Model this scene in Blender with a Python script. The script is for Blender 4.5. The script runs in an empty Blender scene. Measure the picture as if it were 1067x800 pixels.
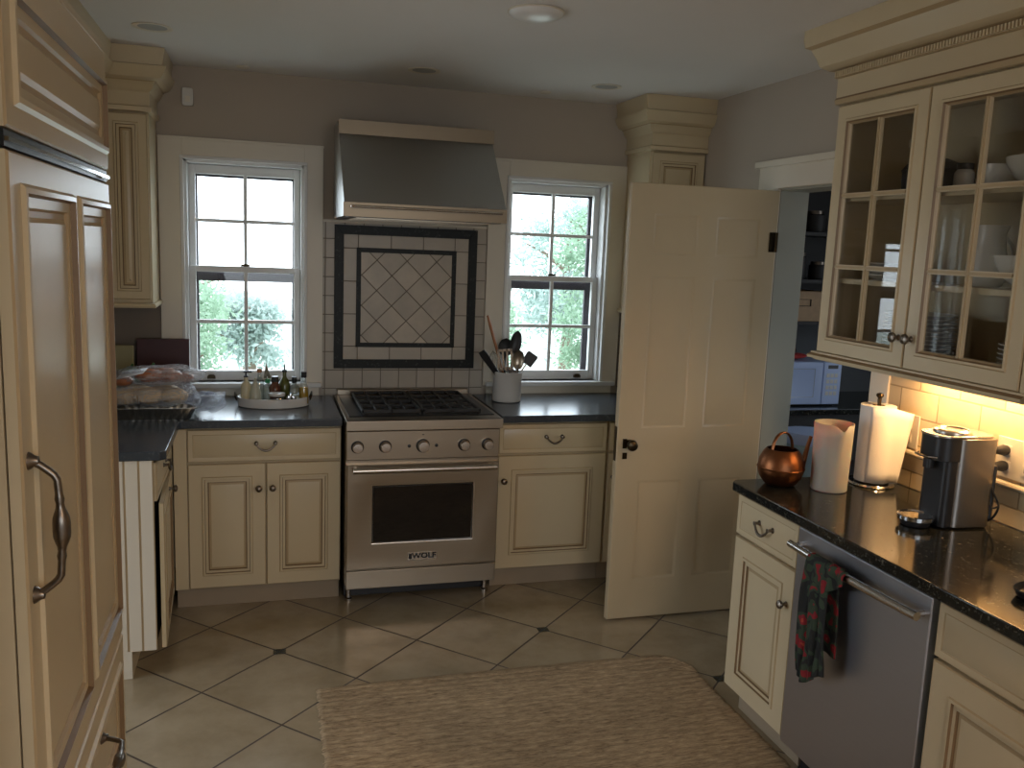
import bpy, bmesh, math, random
from math import pi, sin, cos, radians
from mathutils import Vector, Matrix
random.seed(7)
C = bpy.context.scene.collection
SC = bpy.context.scene

# ------------------------------------------------------------------ materials
def nt_new(name):
    m = bpy.data.materials.new(name); m.use_nodes = True
    n = m.node_tree.nodes; l = m.node_tree.links
    return m, n, l, n['Principled BSDF']

def pm(name, col, rough=.5, metal=0, var=.06, scale=8, bump=0, bscale=60, spec=.5, coat=0, stretch=None, trans=0, alpha=1, emit=0):
    """procedural principled material: slow colour variation plus optional fine bump"""
    m, n, l, b = nt_new(name)
    tc = n.new('ShaderNodeTexCoord'); no = n.new('ShaderNodeTexNoise')
    no.inputs['Scale'].default_value = scale; no.inputs['Detail'].default_value = 4
    if stretch:
        mp = n.new('ShaderNodeMapping'); mp.inputs['Scale'].default_value = stretch
        l.new(tc.outputs['Object'], mp.inputs[0]); l.new(mp.outputs[0], no.inputs['Vector'])
    else: l.new(tc.outputs['Object'], no.inputs['Vector'])
    mx = n.new('ShaderNodeMix'); mx.data_type = 'RGBA'
    mx.inputs['A'].default_value = (*[max(0, c*(1-var)) for c in col], 1)
    mx.inputs['B'].default_value = (*[min(1, c*(1+var)) for c in col], 1)
    l.new(no.outputs['Fac'], mx.inputs['Factor']); l.new(mx.outputs['Result'], b.inputs['Base Color'])
    b.inputs['Roughness'].default_value = rough; b.inputs['Metallic'].default_value = metal
    b.inputs['Specular IOR Level'].default_value = spec; b.inputs['Coat Weight'].default_value = coat
    b.inputs['Transmission Weight'].default_value = trans; b.inputs['Alpha'].default_value = alpha
    if bump:
        n2 = n.new('ShaderNodeTexNoise'); n2.inputs['Scale'].default_value = bscale; n2.inputs['Detail'].default_value = 3
        if stretch: l.new(mp.outputs[0], n2.inputs['Vector'])
        else: l.new(tc.outputs['Object'], n2.inputs['Vector'])
        bp = n.new('ShaderNodeBump'); bp.inputs['Strength'].default_value = bump; bp.inputs['Distance'].default_value = .01
        l.new(n2.outputs['Fac'], bp.inputs['Height']); l.new(bp.outputs[0], b.inputs['Normal'])
    if emit:
        b.inputs['Emission Color'].default_value = (*col, 1); b.inputs['Emission Strength'].default_value = emit
    return m

cream = pm('cream_paint', (.615, .51, .335), .30, bump=.03, bscale=30, var=.04)
midglaze = pm('cream_glaze_wash', (.46, .345, .20), .4, var=.12)
glaze = pm('brown_glaze', (.21, .13, .062), .45, var=.2)
wallp = pm('taupe_wall_paint', (.47, .41, .345), .85, bump=.02, bscale=200, var=.02)
ceilp = pm('ceiling_white', (.80, .785, .775), .9, var=.015)
trimw = pm('white_trim_paint', (.74, .685, .585), .35, var=.02)
doorw = pm('door_paint', (.52, .42, .27), .38, var=.03, bump=.02, bscale=25)
sashw = pm('sash_white', (.75, .75, .74), .35, var=.02)
darkstorm = pm('dark_storm_frame', (.035, .028, .04), .5)
steel = pm('brushed_steel', (.40, .34, .265), .32, 1, var=.06, scale=3, stretch=(2, 2, 160), bump=.015, bscale=4)
steelx = pm('brushed_steel_light', (.55, .51, .46), .26, 1, var=.05, scale=4)
hoodsteel = pm('hood_steel', (.50, .50, .49), .42, 1, var=.05, scale=3)
dwsteel = pm('dishwasher_steel', (.50, .515, .57), .36, 1, var=.05, scale=3, stretch=(2, 2, 120))
hoodband = pm('hood_band', (.24, .195, .14), .36, 1, var=.05, scale=3)
toem = pm('toe_kick_shaded', (.36, .285, .20), .5, var=.1)  # browned to put the shade under the cabinets into the colour
chrome = pm('chrome', (.7, .7, .7), .12, 1, var=.02)
pewter = pm('antique_pewter', (.20, .17, .14), .33, 1, var=.25, scale=60)
blackm = pm('black_enamel', (.012, .012, .013), .3, var=.2)
iron = pm('cast_iron', (.012, .012, .012), .5, var=.3, bump=.1, bscale=200)
ovenglass = pm('oven_glass', (.004, .004, .005), .04, var=.1, coat=.5)
blackp = pm('black_plastic', (.014, .014, .016), .4)
shade_wire_black = pm('gap_shade_and_wire_black', (.012, .010, .008), .8)  # painted shade for gaps, also the black of the power lines
copper = pm('aged_copper', (.22, .085, .036), .40, 1, var=.35, scale=14, bump=.05, bscale=50)
ceramicw = pm('white_ceramic', (.72, .70, .66), .22, var=.03)
crockm = pm('stoneware_crock', (.60, .58, .55), .45, var=.06, bump=.03, bscale=40)
paperw = pm('paper_towel', (.80, .77, .73), .95, var=.02, bump=.12, bscale=260)
woodm = pm('beech_wood', (.42, .17, .07), .5, var=.2, stretch=(1, 1, .1), scale=40)
rackwood = pm('pantry_basket_wood', (.40, .26, .14), .6, var=.25, scale=30)
brassd = pm('dark_bronze', (.055, .04, .022), .3, .9, var=.3, scale=50)
micw = pm('appliance_cool_cast', (.46, .58, .88), .35, var=.02)  # white plastic with a cool daylight cast put into its colour
bluep = pm('pale_blue_plastic', (.34, .50, .64), .35, var=.05)
redp = pm('red_cloth', (.40, .03, .03), .7, var=.2)
darkbox = pm('maroon_box', (.062, .018, .02), .5, var=.15)
olive = pm('olive_board', (.36, .32, .17), .6, var=.08)
tan = pm('bread_crust', (.62, .45, .25), .6, var=.3, scale=30, bump=.1, bscale=40)
browncr = pm('brown_bun_crust', (.40, .155, .07), .38, var=.3, scale=25)
redveg = pm('red_pepper_skin', (.35, .02, .02), .25, var=.2)
greenveg = pm('green_pepper_skin', (.05, .16, .04), .3, var=.3)
foilm = pm('aluminium_foil', (.62, .62, .60), .28, 1, var=.05, bump=.15, bscale=80)
yellowoil = pm('yellow_oil', (.62, .36, .03), .12, var=.1)
greenglass = pm('dark_green_glass', (.11, .12, .03), .08, var=.2)
sauce = pm('brown_sauce', (.13, .05, .03), .15, var=.2)
creambot = pm('pale_lotion', (.62, .55, .36), .25, var=.1)
greenl = pm('green_cap', (.02, .25, .08), .4)
outletw = pm('outlet_plate', (.68, .62, .53), .4, var=.02)
rodw = pm('pencil_tile_trim', (.60, .50, .36), .25, var=.1, scale=20)
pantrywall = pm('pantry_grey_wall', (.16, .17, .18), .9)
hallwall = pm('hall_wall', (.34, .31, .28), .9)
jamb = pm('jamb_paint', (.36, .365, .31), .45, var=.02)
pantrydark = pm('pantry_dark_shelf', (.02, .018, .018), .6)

def thin_glass(name, tint=(.95, .97, .97), ior=1.5, rough=0, extra=0):
    m = bpy.data.materials.new(name); m.use_nodes = True
    n = m.node_tree.nodes; l = m.node_tree.links; n.clear()
    o = n.new('ShaderNodeOutputMaterial'); t = n.new('ShaderNodeBsdfTransparent'); g = n.new('ShaderNodeBsdfGlossy')
    t.inputs[0].default_value = (*tint, 1); g.inputs['Roughness'].default_value = rough
    f = n.new('ShaderNodeLayerWeight'); f.inputs[0].default_value = .5
    mx = n.new('ShaderNodeMixShader')
    pw = n.new('ShaderNodeMath'); pw.operation = 'POWER'; pw.inputs[1].default_value = 4.5; l.new(f.outputs['Facing'], pw.inputs[0])
    f0 = ((ior-1)/(ior+1))**2
    ma = n.new('ShaderNodeMath'); ma.operation = 'MULTIPLY_ADD'; ma.inputs[1].default_value = 1-f0; ma.inputs[2].default_value = f0+extra; ma.use_clamp = True
    l.new(pw.outputs[0], ma.inputs[0]); l.new(ma.outputs[0], mx.inputs[0])
    l.new(t.outputs[0], mx.inputs[1]); l.new(g.outputs[0], mx.inputs[2]); l.new(mx.outputs[0], o.inputs[0])
    return m
pane_glass = thin_glass('window_glass')
cab_glass = thin_glass('cabinet_glass', (.93, .93, .92), 1.55)
bottle_glass = thin_glass('clear_bottle', (.80, .84, .84), 1.5, .02, .06)

def film(name, col=(.9, .9, .9), dens=.25):
    """crinkled clear plastic: part transparent, part glossy / diffuse"""
    m = bpy.data.materials.new(name); m.use_nodes = True
    n = m.node_tree.nodes; l = m.node_tree.links; b = n['Principled BSDF']; o = n['Material Output']
    b.inputs['Base Color'].default_value = (*col, 1); b.inputs['Roughness'].default_value = .14
    tc = n.new('ShaderNodeTexCoord'); no = n.new('ShaderNodeTexNoise'); no.inputs['Scale'].default_value = 24
    no.inputs['Distortion'].default_value = 3
    bu = n.new('ShaderNodeBump'); bu.inputs['Strength'].default_value = 1; bu.inputs['Distance'].default_value = .03
    l.new(tc.outputs['Object'], no.inputs['Vector']); l.new(no.outputs['Fac'], bu.inputs['Height']); l.new(bu.outputs[0], b.inputs['Normal'])
    t = n.new('ShaderNodeBsdfTransparent'); mx = n.new('ShaderNodeMixShader'); mx.inputs[0].default_value = dens
    l.new(t.outputs[0], mx.inputs[1]); l.new(b.outputs[0], mx.inputs[2]); l.new(mx.outputs[0], o.inputs[0])
    return m
plasticfilm = film('clear_plastic_bag', (.80, .84, .92), .30)
frosted = film('frosted_plastic', (.48, .42, .36), .72)
frosted.node_tree.nodes['Principled BSDF'].inputs['Roughness'].default_value = .45
frosted.node_tree.nodes['Bump'].inputs['Strength'].default_value = .03
frosted.node_tree.nodes['Principled BSDF'].inputs['Subsurface Weight'].default_value = .3
paleplastic = film('pale_clear_plastic', (.55, .65, .85), .30)

def math_(n, l, op, a, b=None, c=None):
    m = n.new('ShaderNodeMath'); m.operation = op
    for i, v in enumerate((a, b, c)):
        if v is None: continue
        if isinstance(v, (int, float)): m.inputs[i].default_value = v
        else: l.new(v, m.inputs[i])
    return m.outputs[0]

def grid_mat(name, cols, grout, size, angle=0, origin=(0, 0), plane='XY', gw=.004, inset=0, inset_col=(.02, .025, .02), rough=.3, running=False, ratio=1, var=.08, cloud=5, bump=.3):
    """square or running-bond tiles laid out in the surface's own metres"""
    m, n, l, b = nt_new(name)
    tc = n.new('ShaderNodeTexCoord'); sp = n.new('ShaderNodeSeparateXYZ'); l.new(tc.outputs['Object'], sp.inputs[0])
    X = sp.outputs['XYZ'.index(plane[0])]; Y = sp.outputs['XYZ'.index(plane[1])]
    M = lambda op, a, bb=None, cc=None: math_(n, l, op, a, bb, cc)
    dx = M('SUBTRACT', X, origin[0]); dy = M('SUBTRACT', Y, origin[1])
    ca, sa = cos(angle), sin(angle)
    u = M('DIVIDE', M('ADD', M('MULTIPLY', dx, ca), M('MULTIPLY', dy, sa)), size*ratio)
    v = M('DIVIDE', M('SUBTRACT', M('MULTIPLY', dy, ca), M('MULTIPLY', dx, sa)), size)
    fv = M('FLOOR', v)
    if running: u = M('ADD', u, M('MULTIPLY', M('MODULO', M('ABSOLUTE', fv), 2), .5))
    fu = M('FLOOR', u)
    du = M('MULTIPLY', M('ABSOLUTE', M('SUBTRACT', u, M('ROUND', u))), size*ratio)
    dv = M('MULTIPLY', M('ABSOLUTE', M('SUBTRACT', v, M('ROUND', v))), size)
    d = M('MINIMUM', du, dv)
    mask = M('MULTIPLY_ADD', d, 1/(.0015), -gw/2/.0015); mask.node.use_clamp = True   # 1 on tile
    cb = n.new('ShaderNodeCombineXYZ'); l.new(fu, cb.inputs[0]); l.new(fv, cb.inputs[1])
    wn = n.new('ShaderNodeTexWhiteNoise'); wn.noise_dimensions = '3D'; l.new(cb.outputs[0], wn.inputs[0])
    no = n.new('ShaderNodeTexNoise'); no.inputs['Scale'].default_value = cloud; no.inputs['Detail'].default_value = 5; no.inputs['Roughness'].default_value = .6
    off = n.new('ShaderNodeVectorMath'); off.operation = 'MULTIPLY_ADD'; l.new(cb.outputs[0], off.inputs[0]); off.inputs[1].default_value = (3.1, 7.7, 1.3); l.new(tc.outputs['Object'], off.inputs[2])
    l.new(off.outputs[0], no.inputs['Vector'])
    cr = n.new('ShaderNodeValToRGB'); cr.color_ramp.elements[0].position = .3; cr.color_ramp.elements[1].position = .7
    cr.color_ramp.elements[0].color = (*cols[0], 1); cr.color_ramp.elements[1].color = (*cols[1], 1); l.new(no.outputs['Fac'], cr.inputs[0])
    hv = n.new('ShaderNodeHueSaturation'); l.new(cr.outputs[0], hv.inputs['Color'])
    l.new(M('MULTIPLY_ADD', wn.outputs['Value'], var*2, 1-var), hv.inputs['Value'])
    mx = n.new('ShaderNodeMix'); mx.data_type = 'RGBA'; l.new(mask, mx.inputs['Factor'])
    mx.inputs['A'].default_value = (*grout, 1); l.new(hv.outputs[0], mx.inputs['B'])
    out = mx.outputs['Result']
    if inset:
        eu = M('MULTIPLY', M('ABSOLUTE', M('SUBTRACT', M('MULTIPLY', u, .5), M('ROUND', M('MULTIPLY', u, .5)))), 2*size)
        ev = M('MULTIPLY', M('ABSOLUTE', M('SUBTRACT', M('MULTIPLY', v, .5), M('ROUND', M('MULTIPLY', v, .5)))), 2*size)
        s = M('LESS_THAN', M('ADD', eu, ev), inset)
        m2 = n.new('ShaderNodeMix'); m2.data_type = 'RGBA'; l.new(s, m2.inputs['Factor']); l.new(out, m2.inputs['A']); m2.inputs['B'].default_value = (*inset_col, 1)
        out = m2.outputs['Result']
    l.new(out, b.inputs['Base Color'])
    l.new(M('MULTIPLY_ADD', mask, -(.85-rough), .85), b.inputs['Roughness'])
    bu = n.new('ShaderNodeBump'); bu.inputs['Strength'].default_value = bump; bu.inputs['Distance'].default_value = .004
    l.new(M('MULTIPLY_ADD', no.outputs['Fac'], .25, mask), bu.inputs['Height']); l.new(bu.outputs[0], b.inputs['Normal'])
    return m

floortile = grid_mat('floor_tile', ((.30, .235, .145), (.44, .36, .245)), (.075, .05, .03), .4143, pi/4-.0071, (-.296, -.4717), gw=.007, inset=.036, rough=.17, cloud=4, var=.07, bump=.12)
floortile.node_tree.nodes['Principled BSDF'].inputs['Specular IOR Level'].default_value = .9
walltile = grid_mat('cream_wall_tile', ((.42, .375, .31), (.49, .44, .37)), (.16, .135, .11), .0985, 0, (-.04, .95), 'XZ', gw=.003, rough=.35, var=.05)
bandtile = grid_mat('band_tile', ((.46, .41, .34), (.53, .47, .39)), (.17, .14, .115), .172, 0, (.387-.086, 1.435-.086), 'XZ', gw=.003, rough=.35, var=.04)
diagtile = grid_mat('diagonal_tile', ((.43, .38, .31), (.58, .51, .41)), (.15, .125, .10), .113, pi/4, (.387, 1.435+.04), 'XZ', gw=.003, rough=.35, var=.13)
sidetile = grid_mat('tumbled_wall_tile', ((.55, .42, .25), (.68, .54, .34)), (.36, .26, .15), .1, 0, (-1.3, 1.16), 'YZ', gw=.004, rough=.35, running=True, ratio=1.9, var=.07)

def marble(name, base, vein, scale=30, rough=.2, flecks=.55):
    m, n, l, b = nt_new(name)
    tc = n.new('ShaderNodeTexCoord')
    no = n.new('ShaderNodeTexNoise'); no.inputs['Scale'].default_value = scale; no.inputs['Detail'].default_value = 8; no.inputs['Roughness'].default_value = .7; no.inputs['Distortion'].default_value = .6
    vo = n.new('ShaderNodeTexVoronoi'); vo.inputs['Scale'].default_value = scale*3
    l.new(tc.outputs['Object'], no.inputs['Vector']); l.new(tc.outputs['Object'], vo.inputs['Vector'])
    cr = n.new('ShaderNodeValToRGB'); e = cr.color_ramp.elements
    e[0].position = flecks; e[0].color = (*base, 1); e[1].position = min(.98, flecks+.2); e[1].color = (*vein, 1)
    ad = math_(n, l, 'MULTIPLY_ADD', vo.outputs['Distance'], -.25, math_(n, l, 'ADD', no.outputs['Fac'], .09))
    l.new(ad, cr.inputs[0]); l.new(cr.outputs[0], b.inputs['Base Color']); b.inputs['Roughness'].default_value = rough; b.inputs['Specular IOR Level'].default_value = .25 if name.endswith('marble') else .5
    return m
granite = marble('dark_granite', (.013, .014, .013), (.19, .18, .14), 50, .12, .525)
sheen_granite = marble('granite_sky_sheen', (.042, .052, .066), (.09, .10, .115), 30, .22, .50)  # same granite, with the bluish sky reflection put into the base colour
bordermarble = marble('dark_green_marble', (.007, .009, .008), (.07, .08, .068), 22, .42, .53)

def jute_mat():
    m, n, l, b = nt_new('jute_braid')
    tc = n.new('ShaderNodeTexCoord'); mp = n.new('ShaderNodeMapping'); mp.inputs['Scale'].default_value = (14, 75, 40)
    l.new(tc.outputs['Object'], mp.inputs[0])
    no = n.new('ShaderNodeTexNoise'); no.inputs['Scale'].default_value = 1.6; no.inputs['Detail'].default_value = 6; no.inputs['Roughness'].default_value = .75
    l.new(mp.outputs[0], no.inputs['Vector'])
    cr = n.new('ShaderNodeValToRGB'); e = cr.color_ramp.elements
    e[0].position = .30; e[0].color = (.13, .085, .045, 1); e[1].position = .72; e[1].color = (.62, .47, .29, 1)
    k = cr.color_ramp.elements.new(.5); k.color = (.40, .285, .165, 1)
    l.new(no.outputs['Fac'], cr.inputs[0])
    n2 = n.new('ShaderNodeTexNoise'); n2.inputs['Scale'].default_value = 2.5; n2.inputs['Detail'].default_value = 3; l.new(tc.outputs['Object'], n2.inputs['Vector'])
    hv = n.new('ShaderNodeHueSaturation'); l.new(cr.outputs[0], hv.inputs['Color']); l.new(math_(n, l, 'MULTIPLY_ADD', n2.outputs['Fac'], .7, .65), hv.inputs['Value'])
    l.new(hv.outputs[0], b.inputs['Base Color']); b.inputs['Roughness'].default_value = .95
    bu = n.new('ShaderNodeBump'); bu.inputs['Strength'].default_value = .8; bu.inputs['Distance'].default_value = .006
    l.new(no.outputs['Fac'], bu.inputs['Height']); l.new(bu.outputs[0], b.inputs['Normal'])
    return m
jute = jute_mat()

def towel_mat():
    m, n, l, b = nt_new('floral_towel')
    tc = n.new('ShaderNodeTexCoord'); no = n.new('ShaderNodeTexNoise'); no.inputs['Scale'].default_value = 14; no.inputs['Detail'].default_value = 2
    vo = n.new('ShaderNodeTexVoronoi'); vo.inputs['Scale'].default_value = 17
    ad = n.new('ShaderNodeMix'); ad.data_type = 'RGBA'; ad.inputs['Factor'].default_value = .12
    l.new(tc.outputs['Object'], no.inputs['Vector']); l.new(tc.outputs['Object'], ad.inputs['A']); l.new(no.outputs['Color'], ad.inputs['B']); l.new(ad.outputs['Result'], vo.inputs['Vector'])
    cr = n.new('ShaderNodeValToRGB'); cr.color_ramp.interpolation = 'CONSTANT'; e = cr.color_ramp.elements
    e[0].position = 0; e[0].color = (.36, .05, .03, 1); e[1].position = .10; e[1].color = (.22, .012, .018, 1)
    for p, c in ((.32, (.03, .05, .03, 1)), (.52, (.012, .014, .014, 1))):
        k = e.new(p); k.color = c
    l.new(vo.outputs['Distance'], cr.inputs[0]); l.new(cr.outputs[0], b.inputs['Base Color']); b.inputs['Roughness'].default_value = .9
    return m
towelm = towel_mat()

def leaf_mat(name, c1, c2):
    m, n, l, b = nt_new(name)
    tc = n.new('ShaderNodeTexCoord'); no = n.new('ShaderNodeTexNoise'); no.inputs['Scale'].default_value = 1.4; no.inputs['Detail'].default_value = 4
    l.new(tc.outputs['Object'], no.inputs['Vector'])
    mx = n.new('ShaderNodeMix'); mx.data_type = 'RGBA'; mx.inputs['A'].default_value = (*c1, 1); mx.inputs['B'].default_value = (*c2, 1)
    l.new(no.outputs['Fac'], mx.inputs['Factor']); l.new(mx.outputs['Result'], b.inputs['Base Color']); b.inputs['Roughness'].default_value = .6
    o = n['Material Output']; tr = n.new('ShaderNodeBsdfTranslucent'); l.new(mx.outputs['Result'], tr.inputs[0])
    ms = n.new('ShaderNodeMixShader'); ms.inputs[0].default_value = .5; l.new(b.outputs[0], ms.inputs[1]); l.new(tr.outputs[0], ms.inputs[2]); l.new(ms.outputs[0], o.inputs[0])
    return m
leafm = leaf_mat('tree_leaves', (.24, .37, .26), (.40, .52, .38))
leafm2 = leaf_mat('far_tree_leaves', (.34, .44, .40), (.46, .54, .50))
barkm = pm('bark', (.20, .15, .11), .9)
lawnm = pm('lawn', (.42, .44, .38), .9, var=.2, scale=3)  # greyed and lightened to bounce neutral light onto the ceiling
brickm = grid_mat('red_brick', ((.34, .22, .20), (.42, .27, .24)), (.42, .38, .36), .075, 0, (0, 0), 'XZ', gw=.01, running=True, ratio=2.7, rough=.8)

# ------------------------------------------------------------------ mesh builder
class B:
    def __init__(s): s.v = []; s.f = []; s.m = []; s.mats = []; s.ch = []
    def mi(s, m):
        if m not in s.mats: s.mats.append(m)
        return s.mats.index(m)
    def add(s, vs, fs, m, M=None):
        o = len(s.v); k = s.mi(m)
        s.v += [tuple(M @ Vector(p)) if M else tuple(p) for p in vs]
        for f in fs: s.f.append([o+i for i in f]); s.m.append(k)
        s.ch.append((o, len(s.v)))
        return s
    def box(s, x0, x1, y0, y1, z0, z1, m, M=None):
        vs = [(x, y, z) for x in (x0, x1) for y in (y0, y1) for z in (z0, z1)]
        return s.add(vs, [(0, 1, 3, 2), (4, 6, 7, 5), (0, 4, 5, 1), (2, 3, 7, 6), (0, 2, 6, 4), (1, 5, 7, 3)], m, M)
    def lathe(s, prof, m, c=(0, 0, 0), seg=24, M=None, axis='Z', sx=1, sy=1, cap=True):
        vs = []; fs = []; n = len(prof)
        for i in range(seg):
            a = 2*pi*i/seg
            for r, z in prof:
                p = (r*cos(a)*sx, r*sin(a)*sy, z)
                if axis == 'Y': p = (p[0], -z, p[1])     # axis pointing to -Y
                if axis == 'X': p = (z, p[1], -p[0])
                vs.append((p[0]+c[0], p[1]+c[1], p[2]+c[2]))
        for i in range(seg):
            j = (i+1) % seg
            for k in range(n-1): fs.append((i*n+k, j*n+k, j*n+k+1, i*n+k+1))
        if cap:
            if prof[0][0] > 1e-6: fs.append([i*n for i in range(seg)][::-1])
            if prof[-1][0] > 1e-6: fs.append([i*n+n-1 for i in range(seg)])
        return s.add(vs, fs, m, M)
    def tube(s, pts, r, m, seg=10, M=None, closed=False, flat=1):
        pts = [Vector(p) for p in pts]; n = len(pts)
        rs = r if isinstance(r, (list, tuple)) else [r]*n
        vs = []; fs = []; up = None
        for i, p in enumerate(pts):
            if closed: t = pts[(i+1) % n]-pts[i-1]
            else: t = pts[min(i+1, n-1)]-pts[max(i-1, 0)]
            t.normalize()
            if up is None:
                up = Vector((0, 0, 1)) if abs(t.z) < .9 else Vector((1, 0, 0))
            a = t.cross(up)
            if a.length < 1e-4: a = t.orthogonal()
            a.normalize(); up = a.cross(t).normalized()
            for k in range(seg):
                w = 2*pi*k/seg; vs.append(p+a*cos(w)*rs[i]+up*sin(w)*rs[i]*flat)
        for i in range(n if closed else n-1):
            j = (i+1) % n
            for k in range(seg):
                q = (k+1) % seg; fs.append((i*seg+k, i*seg+q, j*seg+q, j*seg+k))
        if not closed:
            fs.append(list(range(seg))[::-1]); fs.append([(n-1)*seg+k for k in range(seg)])
        return s.add(vs, fs, m, M)
    def prism(s, poly, z0, z1, m, M=None):
        n = len(poly); vs = [(x, y, z0) for x, y in poly]+[(x, y, z1) for x, y in poly]
        fs = [list(range(n))[::-1], list(range(n, 2*n))]+[(i, (i+1) % n, n+(i+1) % n, n+i) for i in range(n)]
        return s.add(vs, fs, m, M)
    def crown(s, prof, path, mfun, M=None):
        """profile (out, z) swept along an XY polyline with mitred corners; outward is to the right of travel"""
        P = [Vector((x, y)) for x, y in path]; n = len(P); k = len(prof); vs = []
        for i in range(n):
            ds = []
            if i > 0: ds.append((P[i]-P[i-1]).normalized())
            if i < n-1: ds.append((P[i+1]-P[i]).normalized())
            ns = [Vector((d.y, -d.x)) for d in ds]
            w = ns[0] if len(ns) == 1 else (ns[0]+ns[1])/(1+ns[0].dot(ns[1]))
            for o, z in prof: vs.append((P[i].x+w.x*o, P[i].y+w.y*o, z))
        for i in range(n-1):
            for j in range(k-1):
                s.add([vs[i*k+j], vs[(i+1)*k+j], vs[(i+1)*k+j+1], vs[i*k+j+1]], [(0, 1, 2, 3)], mfun(j), M)
        return s
    def slab(s, w, h, t, rects, rings, m, mback=None, edge=None, M=None, x0=0, z0=0, hole=False):
        """door or drawer front: front plane y=0, back y=t; rects (x0,x1,z0,z1) get moulded rings"""
        e = .0035; em = edge or m
        X0, X1, Z0, Z1 = x0, x0+w, z0, z0+h
        xs = sorted({X0+e, X1-e, *[r[0] for r in rects], *[r[1] for r in rects]}); zs = sorted({Z0+e, Z1-e, *[r[2] for r in rects], *[r[3] for r in rects]})
        for i in range(len(xs)-1):
            for j in range(len(zs)-1):
                cx, cz = (xs[i]+xs[i+1])/2, (zs[j]+zs[j+1])/2
                if any(r[0] < cx < r[1] and r[2] < cz < r[3] for r in rects): continue
                s.add([(xs[i], 0, zs[j]), (xs[i+1], 0, zs[j]), (xs[i+1], 0, zs[j+1]), (xs[i], 0, zs[j+1])], [(0, 1, 2, 3)], m, M)
        def rect(a, b, c, d, y): return [(a, y, c), (b, y, c), (b, y, d), (a, y, d)]
        def strip(A, Bq, mm):
            s.add(A+Bq, [(i, (i+1) % 4, 4+(i+1) % 4, 4+i) for i in range(4)], mm, M)
        o0 = rect(X0, X1, Z0, Z1, e); strip(o0, rect(X0+e, X1-e, Z0+e, Z1-e, 0), em)
        bk = rect(X0, X1, Z0, Z1, t); strip(bk, o0, m)
        if not hole: s.add(bk, [(3, 2, 1, 0)], mback or m, M)
        for (a, b, c, d) in rects:
            prev = rect(a, b, c, d, 0)
            for (ins, y, mm) in rings:
                cur = rect(a+ins, b-ins, c+ins, d-ins, y); strip(prev, cur, mm); prev = cur
            if not hole: s.add(prev, [(0, 1, 2, 3)], m, M)
        if hole:
            for i in range(len(xs)-1):
                for j in range(len(zs)-1):
                    cx, cz = (xs[i]+xs[i+1])/2, (zs[j]+zs[j+1])/2
                    if any(r[0] < cx < r[1] and r[2] < cz < r[3] for r in rects): continue
                    s.add([(xs[i], t, zs[j]), (xs[i+1], t, zs[j]), (xs[i+1], t, zs[j+1]), (xs[i], t, zs[j+1])], [(3, 2, 1, 0)], m, M)
        return s
    def ob(s, name, parent=None, loc=None, rz=0, bevel=0, smooth=35, solid=0, sub=0):
        me = bpy.data.meshes.new(name); me.from_pydata(s.v, [], s.f)
        for m in s.mats: me.materials.append(m)
        me.polygons.foreach_set('material_index', s.m); me.update()
        bm = bmesh.new(); bm.from_mesh(me)
        if not bevel: bmesh.ops.remove_doubles(bm, verts=bm.verts, dist=1e-5)
        else:            # weld inside each added shape only, so touching boxes keep clean bevels
            bm.verts.ensure_lookup_table(); tm = {}; seen = {}
            for k, (a, z) in enumerate(s.ch):
                for i in range(a, z):
                    key = (k, round(s.v[i][0], 5), round(s.v[i][1], 5), round(s.v[i][2], 5))
                    if key in seen: tm[bm.verts[i]] = bm.verts[seen[key]]
                    else: seen[key] = i
            if tm: bmesh.ops.weld_verts(bm, targetmap=tm)
        if not solid: bmesh.ops.recalc_face_normals(bm, faces=bm.faces)
        bm.to_mesh(me); bm.free()
        if smooth:
            me.polygons.foreach_set('use_smooth', [True]*len(me.polygons)); me.set_sharp_from_angle(angle=radians(smooth))
        o = bpy.data.objects.new(name, me); C.objects.link(o)
        if parent: o.parent = parent
        if loc: o.location = loc
        if rz: o.rotation_euler.z = rz
        if bevel:
            b = o.modifiers.new('bevel', 'BEVEL'); b.width = bevel; b.segments = 2; b.limit_method = 'ANGLE'; b.angle_limit = radians(40); b.harden_normals = bool(smooth)
        if solid:
            b = o.modifiers.new('thickness', 'SOLIDIFY'); b.thickness = solid; b.offset = 0
        if sub:
            b = o.modifiers.new('sub', 'SUBSURF'); b.levels = sub; b.render_levels = sub
        return o

def thing(name, label, cat, loc=(0, 0, 0), rz=0, group=None):
    o = bpy.data.objects.new(name, None); C.objects.link(o); o.location = loc; o.rotation_euler.z = rz
    return tag(o, label, cat, group)
def tag(o, label, cat, group=None, kind=None):
    o['label'] = label; o['category'] = cat
    if group: o['group'] = group
    if kind: o['kind'] = kind
    return o
def struct(o): o['kind'] = 'structure'; return o
def copy_thing(root, loc, rz=None, label=None):
    r = root.copy(); C.objects.link(r); r.location = loc
    if rz is not None: r.rotation_euler.z = rz
    if label: r['label'] = label
    for ch in list(root.children):
        c = ch.copy(); C.objects.link(c); c.parent = r
        for g in ch.children:
            d = g.copy(); C.objects.link(d); d.parent = c
    return r
def arc(p0, p1, bulge, n=10, ease=1):
    p0, p1, bulge = Vector(p0), Vector(p1), Vector(bulge)
    return [p0.lerp(p1, i/n)+bulge*(sin(pi*i/n)**ease) for i in range(n+1)]

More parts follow.
